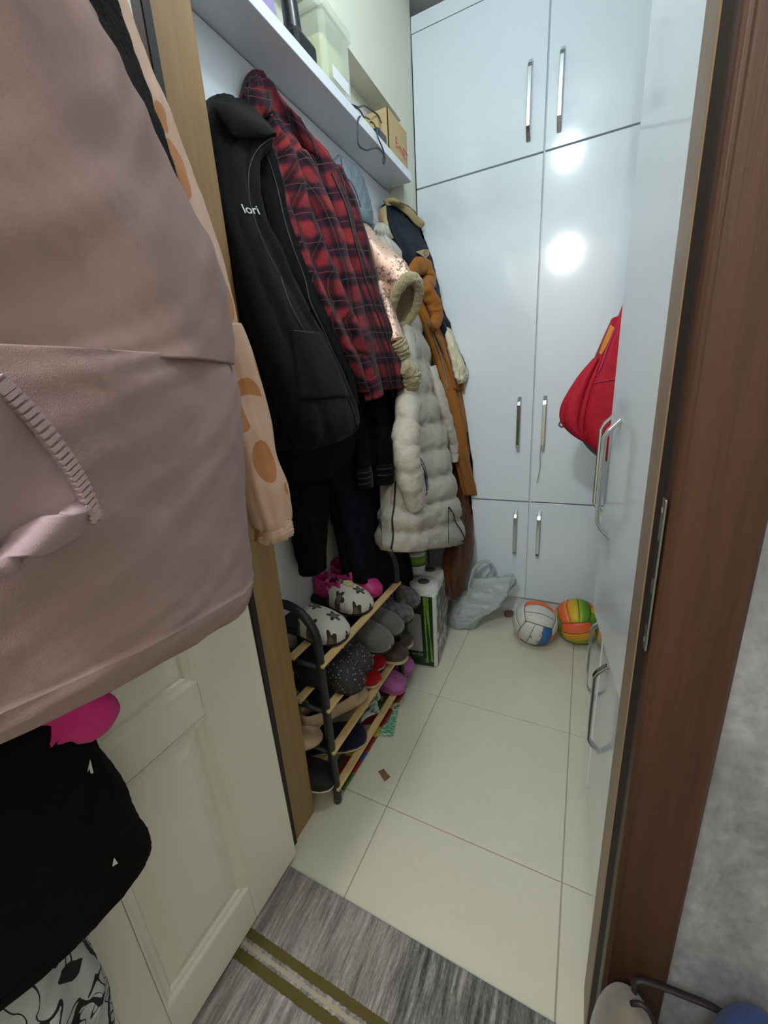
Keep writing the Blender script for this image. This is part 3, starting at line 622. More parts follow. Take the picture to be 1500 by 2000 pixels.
# ================================================================ COATS ON THE OPEN DOOR
DG = 'clothes hung over the open door'
t = thing('pink_jacket', 'large dusty pink suede jacket hanging on the open white door', 'jacket', (-.5, .2, .97), DG)
def doorcoat(name, rows, mat, parent, **k):
    """rows: right silhouette pixel (xr,yr), near world y of the left end, height of the left end, centre x, half thickness"""
    out = []
    for xr, yr, yn, zn, x0, b in rows:
        P = np.array([x0, yn, zn])-CAM; c = RM.T @ P; out.append((x0, yn, zn, b, xr, yr))
    return garment_door(name, out, mat, parent, **k)
def garment_door(name, rows, mat, parent, nr=70, nc=80, amp=.010, seed=1, k=(4, 7, 11), wr=.0015, env=(.5, 1), split=None, nz=.005, nsc=(12, 12, 7)):
    R = cr(rows, nr); fo = folds(seed, k); fo2 = folds(seed+50, (17, 23), (1, 1)); V = []; uvs = []; L = 0; prev = None
    for i, (x0, yn, zn, b, xr, yr) in enumerate(R):
        dR = bear(xr, yr); X = abs(x0); lo, hi = 0.0, 2.0
        b = min(b, .6*X)
        for _ in range(50):        # half width so that the far side touches the right sight line and the near end sits at yn
            a = (lo+hi)/2; y0 = yn+a; h = math.hypot(b*dR[1], a*dR[0]); yR = (x0*dR[1]+h)/dR[0]
            if y0 < yR: lo = a
            else: hi = a
        y0 = yn+a; h = math.hypot(b*dR[1], a*dR[0]); nR = (dR[1], -dR[0]); TR = np.array([x0+b*b*nR[0]/h, y0+a*a*nR[1]/h])
        zR = CAM[2]+dR[2]*np.linalg.norm(TR); v = i/(nr-1); zc = (zn+zR)/2
        if prev is not None: L += abs(zc-prev)
        prev = zc; arc = 0; last = None
        for j in range(nc):
            th = 2*math.pi*j/nc; c, s = math.cos(th), math.sin(th); sg = lambda q: math.copysign(abs(q)**.8, q)
            n = np.array([c*a, s*b]); n /= np.linalg.norm(n)+1e-9; e = env[0]+(env[1]-env[0])*v
            p = np.array([x0+b*sg(c), y0+a*sg(s)])+n*(amp*e*fo(th, v)+wr*fo2(th+3*v, 2*v)); q3 = Vector((p[0]*nsc[0]+seed*2.3, p[1]*nsc[1], zc*nsc[2])); p = p+n*nz*(MN.noise(q3)+.5*MN.noise(q3*2.4)+.28*MN.noise(q3*5.1)); p[0] = max(p[0], -.612)
            if split and v > split[1]: p = p+n*.0022
            z = zn+(zR-zn)*np.clip((p[1]-yn)/(TR[1]-yn+1e-6), -.1, 1.15)
            if last is not None: arc += np.linalg.norm(p-last)
            last = p; V.append((p[0], p[1], z)); uvs.append((arc, L))
    f = grid_faces(nr, nc, True); A = np.array(V)
    V.append(tuple(A[:nc].mean(0))); uvs.append((0, 0)); m = len(V)-1; f += [(m, (j+1) % nc, j) for j in range(nc)]
    V.append(tuple(A[-nc:].mean(0)+np.array([0, 0, .03]))); uvs.append((0, L)); m = len(V)-1; s0 = (nr-1)*nc; f += [(m, s0+j, s0+(j+1) % nc) for j in range(nc)]
    if split:
        ic = int(split[1]*(nr-1))+1; fa = [q for q in f if min(q) < ic*nc and len(q) == 4 and max(q) < (ic+1)*nc or (len(q) == 3 and max(q) == len(V)-2)]; fs = set(fa); fb = [q for q in f if q not in fs]
        def sub(fc):
            ids = sorted({i for q in fc for i in q}); mp = {k_: i for i, k_ in enumerate(ids)}; return [V[i] for i in ids], [tuple(mp[i] for i in q) for q in fc], [uvs[i] for i in ids]
        va, qa, ua = sub(fa); vb, qb, ub = sub(fb); o = obj(name, va, qa, mat, parent, uvs=ua); obj(split[0], vb, qb, mat, parent, uvs=ub)
    else: o = obj(name, V, f, mat, parent, uvs=uvs)
    WM[o.name] = BVHTree.FromPolygons([Vector(p) for p in V], f); return o
# rows: (x0, near y, near z, half thickness, right pixel x, y)
up = garment_door('body', [(-.52, .10, 1.80, .05, 60, -170), (-.52, .02, 1.72, .07, 141, 0), (-.515, -.04, 1.62, .08, 180, 90), (-.51, -.08, 1.52, .085, 262, 234), (-.505, -.10, 1.42, .09, 330, 372), (-.50, -.10, 1.35, .095, 402, 508), (-.50, -.10, 1.29, .097, 438, 640), (-.50, -.10, 1.245, .10, 441, 714)], 'pinksuede', t, amp=.016, seed=31, k=(4, 7, 10), nz=.007, nsc=(9, 9, 3.5))
lo = garment_door('lower_panel', [(-.50, -.10, 1.250, .097, 440, 706), (-.50, -.10, 1.225, .102, 456, 750), (-.50, -.10, 1.17, .104, 465, 820), (-.50, -.10, 1.12, .105, 468, 900), (-.50, -.10, 1.06, .106, 474, 1010), (-.50, -.10, 1.02, .107, 484, 1085), (-.50, -.10, .99, .108, 487, 1125), (-.50, -.10, .972, .104, 474, 1156)], 'pinksatin', t, amp=.010, seed=33, k=(3, 5, 9), split=('hem_band', .80)); hm = lo
# front flap with zip teeth
def fl3(px, py, X): return onx(px, py, X)
rowsL = []
R = cr([(-150, 700, 0, 752), (-150, 850, 62, 815), (-150, 980, 120, 890), (-150, 1085, 158, 952), (-150, 1150, 178, 1000)], 26)
V = []; nc = 18
for i, (xl, yl, xr, yr) in enumerate(R):
    for j in range(nc):
        u = j/(nc-1); px = xl+(xr-xl)*u; py = yl+(yr-yl)*u
        V.append(onx(px, py, -.372+.012*math.sin(3*u+i*.15)+.006*u))
fp = obj('front_flap', V, grid_faces(26, nc, False), 'pinkflap', t, solid=.012)
V = []
for i, (xl, yl, xr, yr) in enumerate(cr([(-150, 1140, 170, 982), (-150, 1165, 179, 1002), (-150, 1190, 184, 1018)], 10)):
    for j in range(nc):
        u = j/(nc-1); V.append(onx(xl+(xr-xl)*u, yl+(yr-yl)*u, -.364+.010*math.sin(9*u+i*.3)))
obj('flap_hem', V, grid_faces(10, nc, False), 'pinkflap', t, solid=.014)
edge = cr([(0, 752), (62, 815), (120, 890), (158, 952), (182, 1012)], 40)
v, f, u = tube([onx(x, y, -.362) for x, y in edge], .006, 8); zt = obj('zip_tape', v, f, 'pinkflap', t)
zm = None
for i, (x, y) in enumerate(cr([(-8, 745), (0, 752), (62, 815), (120, 890), (158, 952), (182, 1012)], 30)):
    C = onx(x+2, y-1, -.358)
    if zm is None:
        o = MB().box(-.004, .004, -.0055, .0055, -.0017, .0017).build('zip_tooth', 'pinkflap', zt, bevel=.0008); zm = o.data
    else:
        o = bpy.data.objects.new('zip_tooth', zm); COL.objects.link(o); o.parent = zt
    o.location = C; o.rotation_euler = (math.radians(35), 0, 0)

t = thing('dark_fleece', 'dark brown fleece hanging between the pink jacket and the peach windbreaker', 'fleece', (-.56, .3, 1.3), DG)
garment_door('body', [(-.57, .20, 1.85, .03, 160, -170), (-.57, .15, 1.75, .04, 222, 0), (-.565, .12, 1.66, .04, 264, 120), (-.56, .10, 1.58, .045, 308, 240), (-.555, .10, 1.48, .05, 352, 380), (-.555, .10, 1.40, .05, 380, 480), (-.555, .10, 1.32, .05, 400, 600)], 'darkfleece', t, amp=.006, seed=35)
t = thing('windbreaker', 'peach nylon windbreaker with brown spots behind the pink jacket', 'jacket', (-.57, .45, .95), DG)
pb = garment_door('body', [(-.59, .30, 1.85, .02, 190, -170), (-.59, .28, 1.78, .022, 246, 0), (-.588, .26, 1.70, .025, 300, 156), (-.585, .25, 1.60, .03, 348, 260), (-.582, .25, 1.50, .03, 408, 420), (-.58, .26, 1.38, .032, 448, 560), (-.578, .28, 1.28, .033, 474, 690), (-.576, .30, 1.20, .033, 492, 770)], 'peach', t, amp=.005, seed=37)
s = ptube('sleeve', [(430, 640, -.560, .040), (462, 740, -.552, .044), (484, 830, -.545, .045), (500, 900, -.538, .045), (516, 960, -.530, .047), (530, 1008, -.525, .046), (534, 1034, -.523, .036)], 'peach', t, n=60, ns=70, seed=12, amp=.06, flat=.75, wrk=4, gather=.055)
ptube('elastic_cuff', [(532, 1022, -.523, .037), (537, 1040, -.522, .041), (540, 1052, -.521, .034)], 'peach', s, n=60, ns=14, seed=3, amp=.03, gather=.09)

t = thing('hot_pink_garment', 'bright pink cloth poking out below the pink jacket hem', 'garment', (-.52, .2, .85), DG)
V, f, u = tube([onx(x, y, X) for x, y, X in ((60, 1340, -.53), (105, 1380, -.53), (150, 1395, -.52), (165, 1425, -.515), (158, 1448, -.515))], [.05, .042, .036, .028, .010], 20, 30, True, .7, (1, 0, 0), lambda a, b: .14*math.sin(3*b+5*a)+.10*math.sin(5*b+13*a)+.08*math.sin(17*a+b)); obj('fold', V, f, 'hotpink', t)
V, f, u = tube([onx(x, y, X) for x, y, X in ((100, 1345, -.525), (150, 1345, -.52), (182, 1336, -.515), (196, 1330, -.515))], [.035, .028, .020, .008], 18, 24, True, .7, (1, 0, 0), lambda a, b: .1*math.sin(2*b+6*a)); obj('fold', V, f, 'hotpink', t)

t = thing('black_shorts', 'black sports garment with small white marks on the lower part of the door', 'garment', (-.55, .15, .6), DG)
bg = garment_door('body', [(-.56, -.12, 1.05, .04, 130, 1270), (-.555, -.12, .98, .05, 160, 1360), (-.55, -.12, .92, .055, 190, 1440), (-.55, -.12, .86, .055, 240, 1515), (-.55, -.12, .78, .055, 272, 1580), (-.548, -.12, .70, .055, 300, 1632), (-.548, -.12, .655, .05, 262, 1672), (-.55, -.12, .625, .045, 214, 1722)], 'blackcloth', t, amp=.012, seed=41, k=(3, 5, 8))
obj('white_mark', on(bg, [(171, 1508), (176, 1484), (182, 1510), (178, 1511), (175, 1500)], .003), [(0, 1, 2, 3, 4)], 'whiteprint', t, smooth=False, solid=.0008)
obj('white_mark', on(bg, [(220, 1692), (223, 1676), (230, 1686)], .003), [(0, 1, 2)], 'whiteprint', t, smooth=False, solid=.0008)
t = thing('printed_cloth', 'white cloth with black swirl print at the bottom of the door', 'garment', (-.55, .1, .3), DG)
garment_door('body', [(-.575, -.05, .72, .03, 95, 1690), (-.57, -.06, .66, .035, 128, 1755), (-.565, -.07, .58, .04, 160, 1810), (-.56, -.08, .48, .045, 196, 1890), (-.56, -.08, .38, .045, 210, 1960), (-.56, -.08, .28, .045, 205, 2040), (-.56, -.08, .18, .04, 200, 2120)], 'swirl', t, amp=.010, seed=44)

# ================================================================ SHOE RACK AND SHOES
RX0, RX1, RY0, RY1 = -.80, -.60, .738, 1.245
LV = (.065, .205, .355, .505)
rk = thing('shoe_rack', 'four tier shoe rack with black arched end frames and pine slats', 'shoe rack', (-.70, .99, 0))
for y in (RY0, RY1):
    pts = [(RX1, y, 0), (RX1, y, .30), (RX1, y, .52)]
    pts += [(RX1-.10+.10*math.cos(a), y, .565+.10*math.sin(a)) for a in np.linspace(.1, math.pi-.1, 14)]
    pts += [(RX0, y, .52), (RX0, y, .30), (RX0, y, 0)]
    v, f, u = tube(pts, .0125, 12, None); obj('end_frame', v, f, 'blackmetal', rk)
    for z in LV:
        v, f, u = tube([(RX0, y, z-.018), (RX1, y, z-.018)], .007, 8); obj('cross_bar', v, f, 'blackmetal', rk)
for z in LV:
    for x in (RX1+.004, RX1-.095, RX0+.002):
        MB().box(x-.012, x+.012, RY0-.01, RY1+.012, z-.011, z-.001).build('slat', 'pine', rk, bevel=.002)

M['pinkrubber'] = plain('pink_rubber', (198, 50, 126), .45)
M['purplefoam'] = plain('lilac_foam', (176, 96, 160), .6)
M['redcanvas'] = cloth('red_canvas', (168, 20, 28), (190, 32, 40))
M['whiterubber'] = plain('white_rubber', (214, 210, 200), .6)
M['creamsole'] = plain('cream_sole', (206, 190, 140), .6)
M['greyplush'] = cloth('grey_plush', (82, 78, 76), (116, 110, 106), sheen=.5, crumple=60, cb=.4)
M['brownplastic'] = plain('brown_gloss', (70, 54, 44), .3)
M['darksole'] = plain('dark_sole', (26, 24, 23), .7)
M['beigeleather'] = plain('beige_leather', (196, 166, 138), .5)
M['navycanvas'] = cloth('navy_canvas', (20, 22, 44), (30, 32, 58))
M['blackinner'] = plain('black_insole', (22, 20, 20), .8)
M['lilacinner'] = plain('lilac_insole', (120, 66, 110), .7)
def dots(name, base, dot, scale, thr, rough=.7):
    t = NT(name); v = t.vor(t.gen(), scale); k = t.math('LESS_THAN', v.outputs['Distance'], thr)
    t.base(t.mix(k, lin(base), lin(dot))); t.set(rough); return t.m
M['glitter'] = dots('dark_dotted_plush', (44, 39, 38), (190, 184, 180), 110, .2)
M['pinkdots'] = dots('pink_dark_spots', (198, 50, 126), (84, 40, 62), 42, .33, .45)
M['crocdots'] = dots('lilac_vented_foam', (178, 98, 162), (70, 30, 62), 62, .16, .6)
def quilted():
    t = NT('grey_quilted_plush'); x = t.xyz(t.gen())
    a = t.math('ABSOLUTE', t.math('SINE', t.math('MULTIPLY', t.math('ADD', x[0], x[1]), 90))); b = t.math('ABSOLUTE', t.math('SINE', t.math('MULTIPLY', t.math('SUBTRACT', x[0], x[1]), 90)))
    h = t.math('POWER', t.math('MULTIPLY', a, b), .4); t.base(t.mix(h, lin((60, 57, 57)), lin((112, 107, 105)))); t.bump(h, .8, .008); t.set(.9, 0, .1, .4); return t.m
M['quilted'] = quilted()
def flowers():
    t = NT('white_plush_flowers'); p = t.map(t.gen(), (15, 15, 15), (.3, .25, 0)); x = t.xyz(p)
    row = t.math('FLOOR', x[1]); xs = t.math('ADD', x[0], t.math('MULTIPLY', row, .5))
    fx = t.math('SUBTRACT', t.math('FRACT', xs), .5); fy = t.math('SUBTRACT', t.math('FRACT', x[1]), .5)
    r = t.math('SQRT', t.math('ADD', t.math('MULTIPLY', fx, fx), t.math('MULTIPLY', fy, fy))); an = t.math('ARCTAN2', fy, fx)
    petal = t.math('LESS_THAN', r, t.math('ADD', .25, t.math('MULTIPLY', t.math('COSINE', t.math('MULTIPLY', an, 5)), .085)))
    core = t.math('LESS_THAN', r, .13); n = t.noise(t.gen(), 300, 3)
    c = t.mix(petal, lin((222, 218, 204)), lin((36, 28, 24))); c = t.mix(core, c, lin((112, 96, 82)))
    t.base(t.mix(t.math('MULTIPLY', n, .2), c, lin((150, 140, 124)))); t.bump(n, .7, .006); t.set(.95, 0, .1, .3); return t.m
M['flowers'] = flowers()
S_ = [0, .03, .1, .25, .45, .7, .85, .95, .985, 1]; W_ = [.08, .45, .72, .8, .8, 1.0, .94, .68, .42, .06]
def hw(s, W): return W/2*np.interp(s, S_, W_)
def shoe(name, label, toe, z, L=.24, Wd=.095, H=.07, yaw=0, pitch=0, upper='greyplush', sole='darksole', insole='blackinner', st=.018, open_at=.45, heel=0.0, strap=None, group='shoes on the rack', back=None, roll=0, tongue=None):
    T = onz(toe[0], toe[1], z); y = math.radians(yaw); C = T-np.array([math.cos(y), math.sin(y), 0])*L/2; C[2] = z
    t = thing(name, label, 'shoe' if heel else 'slipper', C, group, (math.radians(roll), math.radians(pitch), y))
    ss = np.concatenate([np.linspace(0, .1, 6), np.linspace(.16, .88, 12), np.linspace(.92, 1, 7)])
    top = [(s*L-L/2, hw(s, Wd)) for s in ss]+[(s*L-L/2, -hw(s, Wd)) for s in ss[::-1]]
    n = len(top); V = [(x*1.0, w, 0) for x, w in top]+[(x, w, st) for x, w in top]
    f = [tuple(range(n))[::-1], tuple(range(n, 2*n))]+[(i, (i+1) % n, (i+1) % n+n, i+n) for i in range(n)]
    obj('sole', V, f, sole, t, local=True, smooth=False, bevel=.004)
    V = [(x*.94, w*.88, st) for x, w in top]+[(x*.94, w*.88, st+.005) for x, w in top]; obj('insole', V, f, insole, t, local=True, smooth=False)
    us = np.concatenate([np.linspace(open_at, .85, 12), np.linspace(.88, 1.0, 8)]); V = []; na = 17
    for s in us:
        h = H*np.interp(s, [0, .3, open_at, .62, .8, .92, .97, 1], [1, 1, 1, .93, .72, .5, .36, .12])
        for a in np.linspace(0, math.pi, na):
            c = math.cos(a); V.append((s*L-L/2+(.012*math.sin(a) if s == us[0] else 0), math.copysign(abs(c)**.75, c)*hw(s, Wd)*1.02, st*.7+h*math.sin(a)**.7))
    obj('upper', V, grid_faces(len(us), na, False), upper, t, local=True, solid=.005)
    if heel:
        hs = [(s, 1) for s in np.linspace(open_at+.06, 0, 12)]+[(s, -1) for s in np.linspace(0, open_at+.06, 12)][1:]; V = []
        for s, sg in hs:
            hh = heel*(1-.25*math.sin(math.pi*min(1, s/(open_at+.06))))
            for k in (0, .35, .7, 1): V.append((s*L-L/2+(.006*k if s < .05 else 0), sg*hw(s, Wd)*(1.02-.10*k), st*.7+hh*k))
        obj('heel_wall', V, grid_faces(len(hs), 4, False), back or upper, t, local=True, solid=.005)
    if strap:
        V, f, u = tube([(-.02*L, Wd*.47, st+H*.45), (-.15*L, Wd*.42, st+H*.8), (-.2*L, 0, st+H*1.12), (-.15*L, -Wd*.42, st+H*.8), (-.02*L, -Wd*.47, st+H*.45)], .008, 8, 20, True, .5); obj('strap', V, f, strap, t, local=True)
    return t
z4, z3, z2, z1 = [q+.001 for q in LV[::-1]]
shoe('slipper', 'white plush slipper with dark flowers nearest the rack arch', (676, 1252), z4, yaw=-4, upper='flowers', H=.07, Wd=.115, L=.26)
shoe('slipper', 'white plush slipper with dark flowers touching the pink clogs', (722, 1196), z4, yaw=-8, upper='flowers', H=.07, Wd=.115, L=.26)
for i, (toe, yw, lb) in enumerate((((722, 1186), -4, 'spotted pink rubber clog with face badge beside the flower slippers'), ((742, 1164), -12, 'spotted pink rubber clog farthest along the top slat'))):
    t = shoe('clog', lb, toe, z4+(.006 if i == 0 else 0), L=.225, Wd=.085, H=.058, yaw=yw, upper='pinkrubber', sole='pinkrubber', insole='blackinner', heel=.085, strap='pinkdots', back='pinkdots', open_at=.55)
    if i == 0:
        V = [(.035+.018*math.cos(a), .016*math.sin(a)-.002, .018+.052-.004*math.cos(a)) for a in np.linspace(0, 6.283, 20)[:-1]]
        V += [(x, y, z+.006) for x, y, z in V]; n = 19
        bd = obj('badge', V, [tuple(range(n))[::-1], tuple(range(n, 2*n))]+[(k, (k+1) % n, (k+1) % n+n, k+n) for k in range(n)], 'creamsole', t, local=True, smooth=False)
shoe('slipper', 'grey quilted plush slipper resting against the paper towel pack', (820, 1182), z3+.02, yaw=6, upper='quilted', Wd=.10, H=.065)
shoe('slipper', 'grey quilted plush slipper in front of its pair', (806, 1212), z3, yaw=2, upper='quilted', Wd=.10, H=.065)
shoe('slipper', 'plain grey plush slipper beside the quilted ones', (786, 1238), z3, yaw=-4, upper='greyplush', Wd=.095, H=.066)
shoe('slipper', 'plain grey plush slipper with yellow mark, lower of the pair', (764, 1270), z3, yaw=-6, upper='greyplush', Wd=.105, H=.07)
shoe('clog', 'glossy brown clog with cream sole above the red shoes', (796, 1290), z2+.002, yaw=2, L=.22, upper='brownplastic', sole='creamsole', st=.026, H=.05, heel=.04)
shoe('clog', 'glossy brown clog with cream sole tucked behind its pair', (806, 1262), z2+.002, yaw=2, L=.22, upper='brownplastic', sole='creamsole', st=.026, H=.05, heel=.04)
shoe('slipper', 'dark slipper with silver dots, nearer the black frame', (706, 1350), z3+.003, yaw=-12, upper='glitter', Wd=.098, H=.068)
shoe('slipper', 'dark slipper with silver dots, behind its pair', (724, 1312), z3+.003, yaw=-8, upper='glitter', Wd=.098, H=.068)
shoe('canvas_shoe', 'red canvas shoe with white sole behind the dotted slippers', (741, 1338), z2, yaw=-6, L=.21, Wd=.08, H=.05, upper='redcanvas', sole='whiterubber', heel=.05)
shoe('canvas_shoe', 'red canvas shoe with white sole under the brown clog', (752, 1304), z2, yaw=-2, L=.21, Wd=.08, H=.05, upper='redcanvas', sole='whiterubber', heel=.05)
shoe('ballet_flat', 'beige leather ballet flat lying along the second slat', (716, 1352), z2+.006, yaw=62, L=.25, Wd=.075, H=.04, upper='beigeleather', sole='beigeleather', heel=.05, open_at=.72, st=.010)
shoe('ballet_flat', 'beige leather ballet flat behind the black frame post', (630, 1440), z2+.004, yaw=40, L=.24, Wd=.075, H=.04, upper='beigeleather', sole='beigeleather', heel=.045, open_at=.7, st=.010)
shoe('clog', 'lilac foam clog with holes, nearer of the two', (792, 1350), z1, yaw=-2, L=.20, Wd=.088, H=.06, upper='crocdots', sole='purplefoam', insole='lilacinner', heel=.05, open_at=.5, st=.022)
shoe('clog', 'lilac foam clog with holes, next to the paper towel pack', (808, 1312), z1, yaw=4, L=.20, Wd=.088, H=.06, upper='crocdots', sole='purplefoam', insole='lilacinner', heel=.05, open_at=.5, st=.022)
shoe('canvas_shoe', 'navy canvas slip-on with white rim on the bottom tier', (716, 1440), z1+.002, yaw=36, L=.25, Wd=.10, H=.05, upper='navycanvas', sole='whiterubber', heel=.05, open_at=.5)
shoe('canvas_shoe', 'black canvas slip-on with white rim behind the black frame post', (656, 1532), z1+.002, yaw=10, L=.22, Wd=.085, H=.05, upper='blackinner', sole='whiterubber', heel=.05, open_at=.5)

shoe('boot', 'black ankle shoe under the flower slippers behind the arch', (640, 1338), z3, yaw=-20, L=.23, Wd=.095, H=.08, upper='blackinner', heel=.09, open_at=.5)
shoe('boot', 'black shoe behind the dotted slippers', (655, 1385), z2+.03, yaw=-20, L=.22, Wd=.095, H=.08, upper='blackinner', heel=.08, open_at=.5)
# newspapers, comic and leaflet lying by the bottom tier
def newsmat():
    t = NT('newspaper_print'); x = t.xyz(t.gen()); n = t.noise(t.map(t.gen(), (140, 30, 30)), 1, 3); b = t.noise(t.gen(), 26, 1)
    t.base(t.ramp(t.math('ADD', t.math('MULTIPLY', n, .5), t.math('MULTIPLY', b, .5)), [(.42, (96, 104, 102)), (.5, (196, 202, 198)), (.7, (210, 214, 210))])); t.set(.9); return t.m
M['news'] = newsmat()
def comic():
    t = NT('bright_comic_print'); n = t.vor(t.map(t.gen(), (14, 22, 10)), 1); x = t.xyz(n.outputs['Color'])
    t.base(t.ramp(x[0], [(0, (70, 104, 34)), (.25, (150, 40, 44)), (.42, (210, 196, 70)), (.58, (46, 70, 150)), (.72, (214, 190, 150)), (.86, (96, 130, 40))], True)); t.set(.35); return t.m
M['comic'] = comic()
def leaf():
    t = NT('green_leaflet_print'); n = t.noise(t.map(t.gen(), (60, 220, 60)), 1, 2); t.base(t.ramp(n, [(.42, (70, 140, 108)), (.52, (120, 180, 148)), (.62, (190, 214, 190))])); t.set(.4); return t.m
M['leaflet'] = leaf()
def sheet(name, label, cat, quad, z, mat, seed, amp=.006, th=.003):
    P = [onz(x, y, z) for x, y in quad]; V = []; n = 10; r = np.random.RandomState(seed); a = r.rand(4)*6
    for i in range(n):
        for j in range(n):
            u, v = i/(n-1), j/(n-1); p = P[0]*(1-u)*(1-v)+P[1]*u*(1-v)+P[2]*u*v+P[3]*(1-u)*v
            V.append((p[0], p[1], z+amp+amp*math.sin(5*u+a[0])*math.cos(4*v+a[1])))
    c = np.mean(V, axis=0); o = obj(name, [np.array(p)-c for p in V], grid_faces(n, n, False), mat, None, solid=th); o.location = c
    return tag(o, label, cat)
sheet('newspaper', 'folded grey newspaper sheet on the bottom tier of the rack', 'newspaper', [(690, 1405), (735, 1365), (742, 1392), (700, 1420)], z1+.012, 'news', 2, .010)
sheet('newspaper', 'crumpled newspaper sheet lying under the second slat', 'newspaper', [(705, 1372), (738, 1352), (744, 1368), (715, 1390)], z1+.04, 'news', 3, .012)
sheet('comic_book', 'bright comic book lying on the floor under the rack', 'book', [(672, 1545), (640, 1520), (745, 1345), (792, 1352)], .003, 'comic', 4, .002, .005)
sheet('leaflet', 'pale green printed leaflet on the floor beside the rack', 'leaflet', [(740, 1437), (768, 1438), (780, 1378), (755, 1390)], .002, 'leaflet', 5, .002)
M['cardscrap'] = plain('brown_card', (128, 96, 66), .9)
P = [onz(x, y, .002) for x, y in ((739, 1507), (750, 1502), (756, 1511), (762, 1517), (752, 1526), (746, 1518), (744, 1514))]
o = MB(); n = len(P); o.add([(p[0], p[1], .001) for p in P]+[(p[0], p[1], .004) for p in P], [tuple(range(n))[::-1], tuple(range(n, 2*n))]+[(i, (i+1) % n, (i+1) % n+n, i+n) for i in range(n)])
tag(o.build('card_scrap', 'cardscrap'), 'small torn brown card scrap on the floor tile', 'scrap')

# ================================================================ PAPER TOWELS, CARRIER BAG, BALLS
M['greenprint'] = plain('dark_green_print', (22, 44, 22), .3, var=.25, scale=12)
M['bamboo'] = plain('bamboo_green', (120, 160, 48), .4, var=.25, scale=40)
M['greylabel'] = plain('grey_label', (150, 154, 152), .4)
M['tissue'] = plain('white_tissue', (226, 228, 228), .9, bump=.2)
M['wrap'] = plain('clear_white_wrap', (206, 208, 204), .25)
M['cardcore'] = plain('cardboard_core', (96, 92, 88), .9)
def stones():
    t = NT('pebble_print'); v = t.vor(t.map(t.gen(), (1, 30, 22)), 1); n = t.noise(t.gen(), 20, 3)
    t.base(t.ramp(v.outputs['Distance'], [(.25, (186, 190, 186)), (.4, (110, 114, 104)), (.55, (66, 70, 58))])); t.set(.3); return t.m
M['stones'] = stones()
pk = thing('paper_towel_pack', 'pack of paper towels in dark green bamboo printed wrap', 'paper towels', (-.588, 1.548, 0), None, (0, 0, math.radians(7)))
OFF[pk.name] = Vector((0, 0, 0))
X0, X1, Y0, Y1, H = -.072, .064, -.125, .125, .365
MB().box(X0, X1, Y0, Y1, .0, H).build('wrap', 'wrap', pk, bevel=.012)
for y in (Y0+.063, Y1-.063):
    v, f, u = tube([(-.002, y, .02), (-.002, y, .385), (-.002, y, .393)], [.064, .064, .060], 32); r = obj('roll', v, f, 'tissue', pk)
    v, f, u = tube([(-.002, y, .39), (-.002, y, .3945)], [.026, .026], 20); obj('core', v, f, 'cardcore', r)
fr = MB().box(X0+.003, X1-.016, Y0-.0025, Y0+.001, .008, H-.01).build('front_print', 'greenprint', pk, bevel=.002)
yf = Y0-.0035
for xs, seg in (((.012, .020, .0040), 7), ((.018, .044, .0036), 7), ((.028, .038, .0028), 6)):
    z = np.linspace(H-.012, .03, seg+1)
    for i in range(seg):
        t0 = i/seg; t1 = (i+1)/seg; a = xs[0]+(xs[1]-xs[0])*t0; b = xs[0]+(xs[1]-xs[0])*t1; w = xs[2]*(1-.35*t0)
        MB().add([(a-w, yf, z[i]), (a+w, yf, z[i]), (b+w, yf, z[i+1]+.003), (b-w, yf, z[i+1]+.003)], [(0, 3, 2, 1)]).build('bamboo_stalk', 'bamboo', fr, solid=.001)
for cx, cz, dx in ((.025, .045, -.02), (.030, .035, -.022)):
    MB().add([(cx, yf, cz), (cx+dx*.5, yf, cz+.004), (cx+dx, yf, cz-.008), (cx+dx*.4, yf, cz-.008)], [(0, 1, 2, 3)]).build('leaf', 'bamboo', fr, solid=.001)
lb = MB().prism([(-0.066, .085), (-0.062, .080), (-0.004, .080), (0.000, .085), (-0.004, .262), (-0.010, .268), (-0.062, .268), (-0.066, .262)], 0, .001)
lb.v = [(x, yf-.001+z, y) for x, y, z in lb.v]; lb.build('label_panel', 'greylabel', fr)
def put_text(body, size, O, ux, uz, mat, name, parent, solid=.0008):
    v, f = text_polys(body, size); O = np.array(O); ux = np.array(ux, float); uz = np.array(uz, float)
    return obj(name, [O+ux*p[0]+uz*p[1] for p in v], f, mat, parent, smooth=False, solid=solid, label=name.replace('_', ' ')+' reading '+body)
put_text('ende', .026, (-.052, yf-.0015, .058), (1, 0, 0), (0, 0, 1), 'greylabel', 'lettering', fr)
sd = MB().box(X1-.001, X1+.002, Y0+.012, Y1-.012, .02, H-.012).build('side_print', 'stones', pk, bevel=.002)
put_text('ende', .075, (X1+.0035, Y0+.04, .08), (0, 1, 0), (0, 0, 1), 'whiteprint', 'lettering', sd)
tb = thing('tissue_tub', 'white tissue packet with green print standing on the paper towels', 'tissue packet', (-.640, 1.60, .395))
prof = [(.392, .036), (.396, .040), (.44, .044), (.49, .046), (.496, .040), (.498, .002)]
V = []
for z, r in prof:
    for a in np.linspace(0, 2*math.pi, 32)[:-1]: V.append((-.648+r*math.cos(a), 1.565+r*math.sin(a), z))
obj('tub', V, grid_faces(len(prof), 31, True)+[tuple(range(31))[::-1]], 'tissue', tb)
for z0, z1_, m in ((.440, .446, 'brownplastic'), (.446, .486, 'bamboo')):
    V = []
    for z in (z0, z1_):
        for a in np.linspace(-2.2, .2, 20): V.append((-.648+.0468*math.cos(a), 1.565+.0468*math.sin(a), z))
    obj('printed_band', V, grid_faces(2, 20, False), m, tb, solid=.001)

